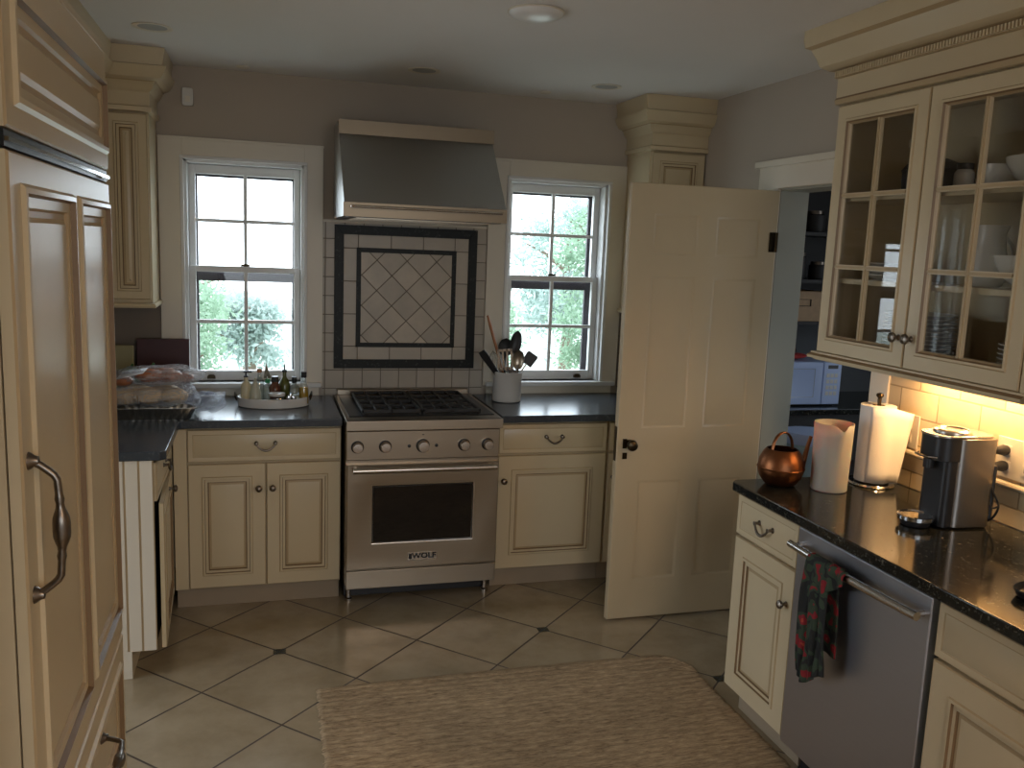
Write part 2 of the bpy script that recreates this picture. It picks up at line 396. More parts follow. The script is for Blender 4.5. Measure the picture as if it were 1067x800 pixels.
# ------------------------------------------------------------------ room shell
H = 2.533; YB = .614; XL = -1.37; XR = 1.94; YF = -6.2
struct(B().box(XL-.15, 4.2, YF-.15, 1.0, -.1, 0, floortile).ob('floor', smooth=0))
struct(B().box(XL-.15, 4.2, YF-.15, .79, H, H+.1, ceilp).ob('ceiling', smooth=0))
W = [(-.73, -.145), (.935, 1.52)]; WZ0, WZ1 = .985, 2.10
b = B()
xs = [XL-.15, W[0][0], W[0][1], W[1][0], W[1][1], XR+.15]
for i in range(5):
    if i % 2 == 0: b.box(xs[i], xs[i+1], YB, YB+.16, 0, H, wallp)
    else: b.box(xs[i], xs[i+1], YB, YB+.16, 0, WZ0, wallp); b.box(xs[i], xs[i+1], YB, YB+.16, WZ1, H, wallp)
struct(b.ob('wall_back', smooth=0))
# left wall with a wide opening into a bright adjoining room
b = B(); b.box(XL-.15, XL, -.62, YB, 0, H, wallp); b.box(XL-.15, XL, YF, -1.80, 0, H, wallp); b.box(XL-.15, XL, -1.80, -.62, 2.1, H, wallp)
struct(b.ob('wall_left', smooth=0))
DY0, DY1 = -1.215, -.455
b = B(); b.box(XR, XR+.15, DY1, YB, 0, H, wallp); b.box(XR, XR+.15, YF, DY0, 0, H, wallp); b.box(XR, XR+.15, DY0, DY1, 2.05, H, wallp)
struct(b.ob('wall_right', smooth=0))
RW = (-.9, 1.5, .8, 2.2)  # unseen rear opening, added to let fill light in from behind
b = B(); b.box(XL-.15, RW[0], YF-.15, YF, 0, H, hallwall); b.box(RW[1], 4.2, YF-.15, YF, 0, H, hallwall)
b.box(RW[0], RW[1], YF-.15, YF, 0, RW[2], hallwall); b.box(RW[0], RW[1], YF-.15, YF, RW[3], H, hallwall)
struct(b.ob('wall_front', smooth=0))
# pantry beyond the open door
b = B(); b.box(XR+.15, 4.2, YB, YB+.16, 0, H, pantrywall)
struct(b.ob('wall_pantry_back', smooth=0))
b = B(); b.box(4.05, 4.2, YF, -2.2, 0, H, pantrywall); b.box(4.05, 4.2, -1.0, YB, 0, H, pantrywall); b.box(4.05, 4.2, -2.2, -1.0, 0, .9, pantrywall); b.box(4.05, 4.2, -2.2, -1.0, 2.1, H, pantrywall)  # unseen side opening added to brighten the pantry with cool daylight
struct(b.ob('wall_pantry_right', smooth=0))
# unseen adjoining room, added to temper the left light; window sized for cool fill
struct(B().box(-4.2, XL-.15, -3.6, .8, -.1, 0, floortile).ob('floor_left_room', smooth=0)); struct(B().box(-4.2, XL-.15, -3.6, .8, H, H+.1, ceilp).ob('ceiling_left_room', smooth=0))
b = B(); b.box(-4.2, XL-.15, .62, .8, 0, H, hallwall); struct(b.ob('wall_left_room_back', smooth=0))
b = B(); b.box(-4.2, XL-.15, -3.6, -3.5, 0, H, hallwall); struct(b.ob('wall_left_room_front', smooth=0))
b = B(); b.box(-4.3, -4.2, -3.6, -2.7, 0, H, hallwall); b.box(-4.3, -4.2, -.1, .8, 0, H, hallwall); b.box(-4.3, -4.2, -2.7, -.1, 0, .25, hallwall); b.box(-4.3, -4.2, -2.7, -.1, 2.35, H, hallwall)
struct(b.ob('wall_left_room_side', smooth=0))
struct(B().box(XR+.15, 4.05, -3.0, -2.9, 0, H, pantrywall).ob('wall_pantry_front', smooth=0))

# door casing and jambs
b = B()
b.box(XR-.018, XR, DY1, DY1+.145, 0, 2.165, trimw); b.box(XR-.018, XR, DY0-.105, DY0, .93, 2.165, trimw)
b.box(XR-.022, XR, DY0-.105, DY1+.16, 2.045, 2.165, trimw); b.box(XR-.036, XR, DY0-.105, DY1+.185, 2.145, 2.175, trimw)
b.box(XR, XR+.15, DY1-.001, DY1+.012, 0, 2.05, jamb); b.box(XR, XR+.15, DY0-.012, DY0+.001, 0, 2.05, jamb); b.box(XR, XR+.15, DY0, DY1, 2.035, 2.051, jamb)
struct(b.ob('trim_1', bevel=.003))

# windows
def window(n, x0, x1):
    """double-hung window 2 over 2 in each sash, dark storm frame outside"""
    o = bpy.data.objects.new('window_%d' % n, None); C.objects.link(o); struct(o)
    o['label'] = ['white double hung window behind the oval tray, left of the range', 'white double hung window behind the utensil crock, right of the range'][n-1]
    cw = .112; z0, z1 = WZ0, WZ1; yi = YB-.02
    b = B()
    b.box(x0-cw, x0, yi, YB, .962, z1+.1, trimw); b.box(x1, x1+(.1 if n == 2 else cw-.02), yi, YB, .962, z1+.1, trimw); b.box(x0, x1, yi, YB, z1, z1+.1, trimw)
    b.box(x0-cw, x1+.095, yi-.006, yi, z1+.088, z1+.1, trimw)
    b.box(x0-.012, x0+.004, yi-.01, YB, z0, z1-.0045, sashw); b.box(x1-.004, x1+.012, yi-.01, YB, z0, z1-.0045, sashw); b.box(x0-.012, x1+.012, yi-.01, YB, z1-.004, z1+.012, sashw)
    b.ob('casing', o, bevel=.002)
    B().box(x0, x0+.018, YB, YB+.16, z0, z1, sashw).box(x1-.018, x1, YB, YB+.16, z0, z1, sashw).box(x0, x1, YB, YB+.16, z1-.018, z1, sashw).ob('jamb', o, bevel=.002)
    B().box(x0-.10, x1+.085, YB-.05, YB+.16, z0-.024, z0, sashw).ob('sill', o, bevel=.004)
    B().box(x0-.09, x1+.075, YB-.014, YB, .914, z0-.024, trimw).ob('apron', o, bevel=.002)
    a, c = x0+.019, x1-.019; zm = 1.561; xm = (a+c)/2
    def sash(name, y, za, zb, bot, top):
        b = B(); st = .032
        b.box(a, a+st, y, y+.032, za, zb, sashw); b.box(c-st, c, y, y+.032, za, zb, sashw)
        b.box(a+st, c-st, y, y+.032, za, za+bot, sashw); b.box(a+st, c-st, y, y+.032, zb-top, zb, sashw)
        zc = (za+bot+zb-top)/2
        b.box(xm-.009, xm+.009, y+.004, y+.028, za+bot, zb-top, sashw); b.box(a+st, c-st, y+.0045, y+.0275, zc-.009, zc+.009, sashw)
        s = b.ob(name, o, bevel=.002)
        B().box(a+st-.003, c-st+.003, y+.014, y+.017, za+bot-.003, zb-top+.003, pane_glass).ob('pane', s, smooth=0)
        return s
    lo = sash('lower_sash', YB+.045, z0+.001, zm+.016, .052, .03)
    up = sash('upper_sash', YB+.082, zm-.016, z1-.02, .03, .045)
    l = B(); l.lathe([(.014, 0), (.014, .006), (.006, .008), (.006, .014), (0, .016)], brassd, (xm, YB+.062, zm+.0165), 12); l.box(xm-.024, xm+.02, YB+.053, YB+.061, zm+.0165, zm+.028, brassd)
    l.ob('sash_lock', lo, bevel=.001)
    l = B(); lx = [a+.10, c-.10][n-1]
    l.prism([(-.02, 0), (.02, 0), (.02, .012), (.012, .022), (-.012, .022), (-.02, .012)], 0, .016, brassd, Matrix.Translation((lx, YB+.044, z0+.012)) @ Matrix.Rotation(pi/2, 4, 'X'))
    l.ob('sash_lift', lo, bevel=.001)
    st = B(); y = YB+.145
    st.box(x0+.004, x0+.058, y, y+.02, z0, z1, darkstorm); st.box(x1-.058, x1-.004, y, y+.02, z0, z1, darkstorm)
    st.box(x0+.058, x1-.058, y, y+.02, z1-.075, z1, darkstorm); st.box(x0+.058, x1-.058, y, y+.02, z0-.02, z0+.03, darkstorm); st.box(x0+.058, x1-.058, y-.012, y+.02, 1.497, 1.543, darkstorm)
    st.ob('storm_frame', o, bevel=.001)
window(1, *W[0]); window(2, *W[1])

# door leaf, six panels, opened flat to the room
dl = bpy.data.objects.new('door_1', None); C.objects.link(dl); struct(dl); dl.location = (1.197, -.4594, 0)
dl['label'] = 'open white six panel door with a dark knob, standing in front of the right window'
DW_, DH = .738, 2.022
def dpan(xa, xb, za, zb): return (xa, xb, za, zb)
pr = [(.115, .34), (.425, .65)]; pz = [(.20, .68), (.96, 1.60), (1.70, 1.90)]
pz = [(.20, .685), (.93, 1.63), (1.72, 1.905)]
rng = [(.006, .004, doorw), (.012, .006, doorw), (.018, .006, doorw), (.050, .0025, doorw)]
b = B(); b.slab(DW_, DH, .034, [(a, c, z, w) for a, c in pr for z, w in pz], rng, doorw, z0=.012)
b.ob('leaf', dl)
k = B(); k.box(.028, .048, -.004, 0, .84, .885, brassd); k.lathe([(.009, 0), (.009, .022), (.016, .026), (.024, .034), (.0265, .045), (.022, .056), (.010, .061), (0, .062)], brassd, (.058, -.001, .862), 20, axis='Y'); k.box(.042, .07, -.0035, 0, .845, .88, brassd)
k.ob('door_knob', dl, bevel=.001)
B().box(.030, .052, -.004, 0, .79, .82, brassd).ob('keyhole_plate', dl, bevel=.001)
B().box(-.002, 0, .006, .030, .78, .94, brassd).ob('latch_plate', dl)
for z in (1.80, .25): 
    h = B(); h.lathe([(.007, -.045), (.007, .045)], brassd, (.733, -.008, z), 10); h.box(.70, .738, -.003, 0, z-.045, z+.045, brassd); h.ob('hinge', dl)

# ------------------------------------------------------------------ cabinet hardware
def knob_b(x, z, y=0, r=.0155, m=pewter):
    return B().lathe([(.010, 0), (.008, .003), (.0055, .006), (.0055, .014), (r*.8, .018), (r, .024), (r*.9, .030), (r*.5, .034), (0, .035)], m, (x, y, z), 16, axis='Y')
def pull_b(xc, z, y=0, w=.084, m=pewter):
    b = B()
    for s in (-1, 1): b.lathe([(.010, 0), (.009, .003), (.006, .006), (.006, .018), (.008, .022), (0, .025)], m, (xc+s*w/2, y, z), 12, axis='Y')
    pts = []; n = 12
    for i in range(n+1):
        t = i/n; x = xc-w/2+w*t; d = sin(pi*t)
        pts.append((x, y-.019-.006*d, z-.030*(d**.7)))
    b.tube(pts, [.0036+.0022*sin(pi*i/n) for i in range(n+1)], m, 8)
    return b
RINGS = [(.004, -.004, midglaze), (.012, -.0045, cream), (.0145, .003, glaze), (.026, .002, cream), (.0285, .008, glaze), (.0305, .008, glaze), (.040, .0055, midglaze), (.055, .002, cream)]
DRINGS = [(.0035, .002, midglaze), (.007, .0005, cream)]
def door(w, h, x, z, parent, kn=None, frame=.058, name='door', m=cream, t=.019):
    o = B().slab(w, h, t, [(x+frame, x+w-frame, z+frame, z+h-frame)], RINGS, m, edge=midglaze, x0=x, z0=z).ob(name, parent)
    if kn: knob_b(kn[0], kn[1]).ob('knob', o)
    return o
def drawer(w, h, x, z, parent, pull=True, m=cream):
    o = B().slab(w, h, .019, [(x+.022, x+w-.022, z+.022, z+h-.022)], DRINGS, m, edge=midglaze, x0=x, z0=z).ob('drawer', parent)
    if pull: pull_b(x+w/2, z+h*.56).ob('pull', o)
    return o
def carcass(w, d, parent, m=cream, h=.877, toe=.075, face=.019, base=.108):
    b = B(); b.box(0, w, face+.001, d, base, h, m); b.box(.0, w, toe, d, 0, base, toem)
    return b.ob('body', parent, bevel=.0015)

# back run, left of the range
t = thing('base_cabinet', 'cream base cabinet with one drawer over two doors, left of the range', 'cabinet', (-.745, 0, 0))
carcass(.742, .60, t)
B().box(.0, .057, .0, .019, .115, .868, cream).ob('corner_filler', t, bevel=.001)
drawer(.680, .150, .060, .714, t)
door(.338, .588, .060, .116, t, (.060+.338-.030, .588))
door(.338, .588, .402, .116, t, (.402+.028, .588))
# right of the range
t = thing('base_cabinet', 'cream base cabinet with one drawer over a single door, right of the range', 'cabinet', (.762, 0, 0))
carcass(.586, .60, t)
drawer(.575, .150, .003, .714, t)
door(.575, .588, .003, .116, t, (.003+.030, .578), frame=.07)
t = thing('base_cabinet', 'narrow cream corner cabinet mostly hidden behind the open white door', 'cabinet', (1.350, 0, 0))
carcass(.585, .60, t)
drawer(.28, .150, .003, .714, t, pull=False)
door(.28, .588, .003, .116, t, (.030, .578))
B().box(.285, .585, 0, .019, .115, .868, cream).ob('corner_filler', t, bevel=.001)

# left run (fronts face +X), end panel with beadboard facing the camera
t = thing('base_cabinet', 'cream base cabinet with beadboard end panel and ajar door beside the panelled refrigerator', 'cabinet', (-.75, -.590, 0), pi/2)
b = B(); b.box(0, .56, .021, .612, .108, .877, cream); b.box(0, .56, .105, .612, 0, .108, cream)
b.ob('body', t, bevel=.001)
b = B(); wd = .052; x = .012
pts = []
while x < .60:
    b.box(-.008, -.0005, x+.004, min(x+wd-.004, .612), .112, .877, trimw); x += wd
b.box(-.005, -.0005, .012, .612, .112, .877, midglaze); b.box(-.009, -.0005, .105, .612, 0, .1125, trimw)
b.ob('beadboard_panel', t, bevel=.0015)
drawer(.548, .150, .004, .714, t)
# the door is ajar, hinged at the far end
dd = B().slab(.548, .588, .019, [(.058, .49, .174, .646)], RINGS, cream, edge=midglaze, x0=0, z0=.116)
dd = B(); dd.slab(.548, .588, .019, [(-.49, -.058, .174, .646)], RINGS, cream, edge=midglaze, x0=-.548, z0=.116)
B().box(.004, .548, .0195, .0208, .118, .704, shade_wire_black).ob('opening_shade', t)  # dark sheet painting the shade inside, behind the ajar door
B().box(.5535, .588, .0, .021, .115, .868, cream).ob('corner_filler', t, bevel=.001)
o = dd.ob('door', t, loc=(.552, 0, 0), rz=radians(2.4)); knob_b(-.20, .665).ob('knob', o)

# counters
L_ = [(XL+.001, -.607), (-.735, -.607), (-.715, -.590), (-.715, -.045), (-.705, -.036), (-.003, -.036), (-.003, YB-.016), (XL+.001, YB-.016)]
tag(B().prism(L_, .878, .914, sheen_granite).ob('countertop', bevel=.004), 'dark granite L-shaped countertop carrying the oval tray, left of the range', 'countertop')
tag(B().prism([(.766, -.036), (XR-.001, -.036), (XR-.001, YB-.016), (.766, YB-.016)], .878, .914, sheen_granite).ob('countertop', bevel=.004), 'dark granite countertop under the utensil crock, right of the range', 'countertop')
P = [(1.302, -3.35), (1.302, -1.305), (1.318, -1.285), (1.925, -1.285), (1.925, -3.35)]
tag(B().prism(P, .878, .914, granite).ob('countertop', bevel=.005), 'polished dark granite countertop over the dishwasher along the right wall', 'countertop')

# right run (fronts face -X)
t = thing('base_cabinet', 'cream base cabinet with a drawer over a door, left of the dishwasher', 'cabinet', (1.335, -1.295, 0), -pi/2)
carcass(.395, .59, t)
drawer(.385, .150, .002, .714, t)
door(.385, .588, .002, .116, t, (.385-.034, .578), frame=.062)
t = thing('base_cabinet', 'cream base cabinet at the right edge beyond the dishwasher', 'cabinet', (1.335, -2.303, 0), -pi/2)
carcass(.90, .59, t)
drawer(.445, .150, .003, .714, t, pull=False); drawer(.445, .150, .452, .714, t, pull=False)
door(.445, .588, .003, .116, t, (.42, .578), frame=.07); door(.445, .588, .452, .116, t, (.48, .578), frame=.07)
struct(B().box(1.41, 1.925, -3.3, -3.205, 0, .877, cream).ob('trim_2'))

# dishwasher
t = thing('dishwasher', 'stainless steel dishwasher with a towel bar, below the right countertop', 'dishwasher', (1.335, -1.693, 0), -pi/2)
B().box(.004, .602, .026, .58, .10, .874, blackp).box(.004, .602, .08, .58, .0, .10, blackp).ob('tub', t)
b = B(); b.box(.004, .602, -.012, .025, .115, .868, dwsteel); o = b.ob('door_panel', t, bevel=.004)
b = B(); pts = [(.035, -.012, .815), (.035, -.045, .815)]
b.tube([(.012+.58*i/14, -.047-.012*sin(pi*i/14), .815) for i in range(15)], .0125, steelx, 14)
for x in (.03, .575): b.tube([(x, -.010, .815), (x, -.048, .815)], .009, steelx, 10)
b.ob('handle', t)

# ------------------------------------------------------------------ range
t = thing('range', 'stainless steel gas range with red-tinted steel front, five knobs and black oven window', 'range', (.008, -.08, 0))
t['label'] = 'stainless steel gas range with five knobs and a black oven window, between the base cabinets'
w = .742
B().box(.004, w-.004, .012, .68, .11, .885, steel).box(.01, w-.01, .125, .68, .012, .11, blackp).ob('body', t, bevel=.001)
b = B(); b.prism([(.0, -.04), (w, -.04), (w, .68), (0, .68)], .895, .918, steel)
b.box(0, w, -.042, -.01, .872, .918, steel)
b.box(.02, w-.02, .055, .64, .917, .922, blackm); b.ob('cooktop', t, bevel=.006)
B().slab(w-.008, .140, .012, [], [], steel, x0=.004, z0=.722).ob('control_panel', t)
for x in (.058, .186, .682-.003, .561): 
    pass
for x in (.055, .184, .562, .678):
    b = B(); b.lathe([(.030, 0), (.030, .004), (.025, .007)], blackm, (x, 0, .787), 24, axis='Y'); b.lathe([(.024, .004), (.024, .030), (.021, .036), (0, .037)], steelx, (x, 0, .787), 24, axis='Y'); b.ob('knob', t)
b = B(); b.lathe([(.033, 0), (.033, .004), (.028, .007)], blackm, (.362, 0, .787), 24, axis='Y'); b.lathe([(.027, .004), (.027, .032), (.024, .038), (0, .039)], steelx, (.362, 0, .787), 24, axis='Y'); b.ob('knob', t)
for x in (.297, .427): B().lathe([(.008, 0), (.008, .003), (.006, .004), (0, .004)], blackm, (x, -.0002, .787), 14, axis='Y').ob('indicator', t)
B().box(.357, .367, -.0015, 0, .838, .842, blackm).ob('knob_mark', t)
b = B(); b.slab(w-.014, .508, .03, [(.122, .615, .318, .607)], [(.004, .002, steelx), (.008, .004, blackm)], steel, x0=.007, z0=.196, M=Matrix.Translation((0, -.018, 0)))
od = b.ob('oven_door', t)
b = B(); b.slab(.461, .257, .006, [(.055, .42, .0, .0001)], [], ovenglass, x0=.138, z0=.334, M=Matrix.Translation((0, -.0145, 0)))
b = B(); b.box(.131, .606, -.0165, -.0145, .327, .598, ovenglass); b.ob('oven_window', od, bevel=.001)
b = B(); b.tube([(.030, -.062, .688), (w-.030, -.062, .688)], .0145, steelx, 18)
for x in (.045, w-.045): b.tube([(x, -.018, .688), (x, -.063, .688)], .011, steelx, 12)
b.ob('oven_handle', od)
b = B(); b.box(.007, w-.007, -.012, .012, .098, .186, steel); b.ob('kick_panel', t, bevel=.003)
for x in (.03, w-.03):
    for y in (.10, .60): B().lathe([(.018, 0), (.018, .012), (.010, .016), (.010, .100)], steelx, (x, y, 0), 12).ob('foot', t)
# grates : two cast-iron grates with cross bars
for gx in (.082, .373):
    b = B(); gw, gd = .285, .53; y0 = .075; z = .925
    for yy in (y0, y0+gd-.012, y0+gd/2-.006): b.box(gx, gx+gw, yy, yy+.012, z+.006, z+.022, iron)
    for xx in (gx, gx+gw-.012, gx+gw/2-.006): b.box(xx, xx+.012, y0, y0+gd, z+.0062, z+.0218, iron)
    for cy in (y0+gd*.25, y0+gd*.75):
        b.box(gx, gx+gw, cy-.005, cy+.005, z+.009, z+.0216, iron); b.box(gx+gw*.25-.005, gx+gw*.25+.005, cy-.12, cy+.12, z+.009, z+.0214, iron); b.box(gx+gw*.75-.005, gx+gw*.75+.005, cy-.12, cy+.12, z+.009, z+.0214, iron)
    for xx in (gx, gx+gw-.014):
        for yy in (y0, y0+gd-.014): b.box(xx, xx+.014, yy, yy+.014, z-.003, z+.008, iron)
    b.ob('grate', t, bevel=.002)
    for cy in (y0+gd*.25, y0+gd*.75):
        B().lathe([(.052, 0), (.052, .004), (.036, .007), (.034, .014), (.028, .016), (0, .016)], iron, (gx+gw/2, cy, .922), 24).ob('burner', t)
b = B(); b.slab(w-.03, .03, .02, [], [], steel, x0=.015, z0=.918, M=Matrix.Translation((0, .655, 0))); b.ob('rear_trim', t)
# badge lettering
def text_mesh(s, size, m, ext=.0008):
    cu = bpy.data.curves.new('txt', 'FONT'); cu.body = s; cu.size = size; cu.extrude = ext; cu.align_x = 'CENTER'; cu.align_y = 'CENTER'; cu.offset = size*.03
    tmp = bpy.data.objects.new('txt', cu); C.objects.link(tmp); dg = bpy.context.evaluated_depsgraph_get()
    me = bpy.data.meshes.new_from_object(tmp.evaluated_get(dg)); bpy.data.objects.remove(tmp); me.materials.clear(); me.materials.append(m); return me
B().box(.298, .438, -.0205, -.018, .230, .268, steelx).ob('badge', od, bevel=.001)
me = text_mesh('WOLF', .036, blackm)
o = bpy.data.objects.new('badge_lettering', me); C.objects.link(o); o.parent = od; o.location = (.376, -.0212, .250); o.rotation_euler.x = pi/2; o.scale = (1.15, 1, 1)
B().box(.303, .317, -.0213, -.0205, .236, .262, blackm).ob('badge_emblem', od)

# hood
t = thing('range_hood', 'stainless steel range hood with sloping front, on the back wall above the range', 'hood', (0, YB-.001, 0))
def yz(y, z): return (y, z)
b = B(); prof = [(0, 1.842), (-.60, 1.842), (-.60, 1.905), (-.30, 2.235), (-.30, 2.300), (0, 2.300)]
vs = [(0.0, y, z) for y, z in prof]+[(.762, y, z) for y, z in prof]; n = len(prof)
fs = [list(range(n)), list(range(n, 2*n))[::-1]]+[(i, (i+1) % n, n+(i+1) % n, n+i) for i in range(1, n)]
b.add(vs, fs, hoodsteel)
fr = [(.0, 1.842), (0, 1.87)]
b.ob('canopy', t, bevel=.002, smooth=20)
B().box(-.003, .765, -.605, -.600, 1.840, 1.905, hoodband).ob('lower_band', t, bevel=.001); B().box(-.003, .765, -.310, -.300, 2.236, 2.303, hoodband).ob('upper_band', t, bevel=.001)
b = B(); b.tube([(.03, -.632, 1.885), (.735, -.632, 1.885)], .006, steelx, 10)
for x in (.03, .16, .60, .735): b.tube([(x, -.604, 1.885), (x, -.633, 1.885)], .005, steelx, 8)
b.ob('rail', t)
b = B(); b.box(.02, .742, -.585, -.03, 1.838, 1.8415, blackm)
for i in range(14): b.box(.06, .70, -.56+i*.037, -.55+i*.037, 1.834, 1.8375, steel)
b.ob('filter', t)

# backsplash behind the range
t = thing('tile_backsplash', 'cream tiled backsplash with a dark bordered diamond panel behind the range', 'backsplash', (0, 0, 0))
Y = YB-.001
b = B(); b.box(-.052, .820, Y-.008, Y, .915, 1.836, walltile); b.ob('field_tile', t, smooth=0)
b = B(); b.box(-.052, .820, Y-.013, Y-.008, 1.822, 1.836, trimw); b.ob('cap_trim', t, bevel=.002)
cx, cz = .387, 1.435
def frame(half_w, half_h, th, y0, y1, m, name):
    b = B(); a, c = half_w, half_h
    b.prism([(cx-a, cz-c), (cx+a, cz-c), (cx+a-th, cz-c+th), (cx-a+th, cz-c+th)], y0, y1, m, Matrix(((1, 0, 0, 0), (0, 0, 1, 0), (0, 1, 0, 0), (0, 0, 0, 1))))
    b.prism([(cx-a, cz+c), (cx+a, cz+c), (cx+a-th, cz+c-th), (cx-a+th, cz+c-th)], y0, y1, m, Matrix(((1, 0, 0, 0), (0, 0, 1, 0), (0, 1, 0, 0), (0, 0, 0, 1))))
    for s in (-1, 1): b.prism([(cx+s*a, cz-c), (cx+s*a, cz+c), (cx+s*(a-th), cz+c-th), (cx+s*(a-th), cz-c+th)], y0, y1, m, Matrix(((1, 0, 0, 0), (0, 0, 1, 0), (0, 1, 0, 0), (0, 0, 0, 1))))
    return b.ob(name, t, bevel=.001, smooth=0)
frame(.381, .376, .048, Y-.018, Y-.008, bordermarble, 'outer_border')
frame(.333, .328, .066, Y-.014, Y-.008, bandtile, 'band_tile')
frame(.267, .262, .024, Y-.018, Y-.008, bordermarble, 'inner_border')
B().box(cx-.243, cx+.243, Y-.015, Y-.008, cz-.238, cz+.238, diagtile).ob('diagonal_tile', t, smooth=0)
# tile strips elsewhere on the walls
struct(B().box(XL+.001, -.845, Y-.006, Y, .915, 1.384, pm('brown_splash', (.20, .165, .13), .6)).ob('trim_3', smooth=0))
struct(B().box(1.632, XR-.001, Y-.006, Y, .915, 1.384, walltile).ob('trim_4', smooth=0))

# ------------------------------------------------------------------ towers and crown
def crown_mat(j): return [glaze, cream, midglaze, cream, glaze, cream, cream, midglaze, cream, glaze, cream, cream, cream, cream][j % 14]
TP = [(0, 2.262), (.014, 2.266), (.016, 2.285), (.006, 2.290), (.006, 2.350), (.022, 2.365), (.034, 2.392), (.040, 2.396), (.062, 2.405), (.082, 2.440), (.086, 2.455), (.070, 2.460), (.076, 2.500), (.082, 2.532)]
TM = lambda j: [cream, cream, midglaze, cream, cream, cream, midglaze, cream, cream, cream, midglaze, cream, cream][j]
# left tower
t = thing('wall_cabinet', 'tall narrow cream wall cabinet with crown, left of the left window', 'cabinet', (XL+.002, .29, 0))
X1 = -.846-XL-.002
B().box(0, X1, .019, YB-.29-.008, 1.385, 2.531, cream).ob('body', t, bevel=.001)
door(.178, .83, X1-.186, 1.425, t, frame=.036); door(X1-.195, .83, .003, 1.425, t, frame=.036)
B().crown([(0, 1.385), (.012, 1.386), (.016, 1.395), (.010, 1.405), (0, 1.408)], [(0, 0), (X1, 0), (X1, YB-.29-.01)], lambda j: cream).ob('bottom_moulding', t)
B().crown(TP, [(0, 0), (X1, 0), (X1, YB-.29-.005)], TM).ob('crown_moulding', t)
# right tower
t = thing('wall_cabinet', 'cream corner wall cabinet with crown, above the open white door', 'cabinet', (1.618, .28, 0))
X1 = XR-.001-1.618
B().box(0, X1, .019, YB-.28-.008, 1.385, 2.531, cream).ob('body', t, bevel=.001)
door(X1-.016, .83, .008, 1.425, t, frame=.042)
B().crown([(0, 1.385), (.012, 1.386), (.016, 1.395), (.010, 1.405), (0, 1.408)], [(0, YB-.28-.01), (0, 0), (X1, 0)], lambda j: cream).ob('bottom_moulding', t)
B().crown(TP, [(0, YB-.28-.005), (0, 0), (X1, 0)], TM).ob('crown_moulding', t)
# left-wall upper cabinets behind the refrigerator and their crown
t = thing('wall_cabinet', 'cream wall cabinets with crown along the left wall behind the refrigerator', 'cabinet', (-1.06, -.60, 0), pi/2)
B().box(0, .885, .019, .305, 1.385, 2.531, cream).ob('body', t, bevel=.001)
for i in range(2): door(.42, .83, .006+i*.43, 1.425, t)
B().crown(TP, [(-1.3, 0), (.885, 0)], TM).ob('crown_moulding', t)
struct(B().box(XL+.001, -1.062, -3.6, -.605, 2.15, 2.531, cream).ob('trim_5'))

# upper glass cabinets, right wall
t = thing('glass_cabinet', 'cream wall cabinet with two glazed doors holding dishes, above the right countertop', 'cabinet', (1.60, -1.295, 0), -pi/2)
dp = XR-1.60-.002; wC = .945
b = B(); b.box(0, .018, .021, dp, 1.385, 2.531, cream); b.box(wC-.018, wC, .021, dp, 1.385, 2.531, cream)
b.box(.018, wC-.018, .021, dp, 1.385, 1.425, cream); b.box(.018, wC-.018, .021, dp, 2.262, 2.531, cream); b.box(.018, wC-.018, dp-.008, dp, 1.425, 2.262, cream)
b.box(.0, wC, .003, .021, 2.272, 2.531, cream)
b.box(wC-.024, wC, .001, .021, 1.385, 2.272, cream)
b.ob('body', t, bevel=.001)
for z in (1.668, 1.955): B().box(.019, wC-.019, .035, dp-.009, z-.018, z, cream).ob('shelf', t, bevel=.001)
GR = [(.004, -.004, midglaze), (.011, -.0045, cream), (.015, .003, glaze), (.019, .008, midglaze), (.020, .019, cream)]
def glass_door(x, w, kx):
    fz, fh, fr = 1.398, .868, .046
    b = B(); b.slab(w, fh, .019, [(x+fr, x+w-fr, fz+fr, fz+fh-fr)], GR, cream, edge=midglaze, x0=x, z0=fz, hole=True)
    o = b.ob('door', t)
    gx0, gx1, gz0, gz1 = x+fr+.018, x+w-fr-.018, fz+fr+.018, fz+fh-fr-.018
    m = B(); xm = (gx0+gx1)/2; m.box(xm-.008, xm+.008, .002, .014, gz0, gz1, cream); m.box(xm-.0045, xm+.0045, -.002, .002, gz0, gz1, midglaze)
    for k in (1, 2):
        z = gz0+(gz1-gz0)*k/3; m.box(gx0, gx1, .0025, .0135, z-.008, z+.008, cream); m.box(gx0, gx1, -.0015, .0025, z-.0045, z+.0045, midglaze)
    m.ob('muntins', o)
    B().box(gx0-.001, gx1+.001, .0145, .0175, gz0-.001, gz1+.001, cab_glass).ob('pane', o, smooth=0)
    knob_b(kx, 1.495, r=.017).ob('knob', o)
glass_door(.012, .449, .012+.449-.026); glass_door(.466, .449, .466+.026)
CP = [(0, 2.272), (.005, 2.274), (.007, 2.290), (.003, 2.297), (.003, 2.362), (.012, 2.364), (.012, 2.386), (.028, 2.390), (.050, 2.405), (.058, 2.430), (.074, 2.465), (.090, 2.474), (.094, 2.500), (.094, 2.532)]
CM = lambda j: [cream, midglaze, glaze, cream, midglaze, midglaze, midglaze, cream, cream, cream, midglaze, cream, cream][j]
b = B(); b.crown(CP, [(0, dp-.001), (0, 0), (1.9, 0)], CM)
b.ob('crown_moulding', t)
b = B()
for i in range(150): b.box(.004+i*.0125, .0105+i*.0125, -.0235, -.012, 2.366, 2.384, cream)
o = b.ob('dentil_strip', t, smooth=0)
B().crown([(0, 1.372), (.016, 1.374), (.018, 1.384), (.008, 1.392), (.008, 1.398), (0, 1.398)], [(0, dp-.001), (0, 0), (wC, 0)], lambda j: [midglaze, cream, glaze, cream, cream][j]).ob('bottom_moulding', t)
b = B(); b.box(.0, wC, .0, .018, 1.368, 1.386, cream); b.ob('light_rail', t)
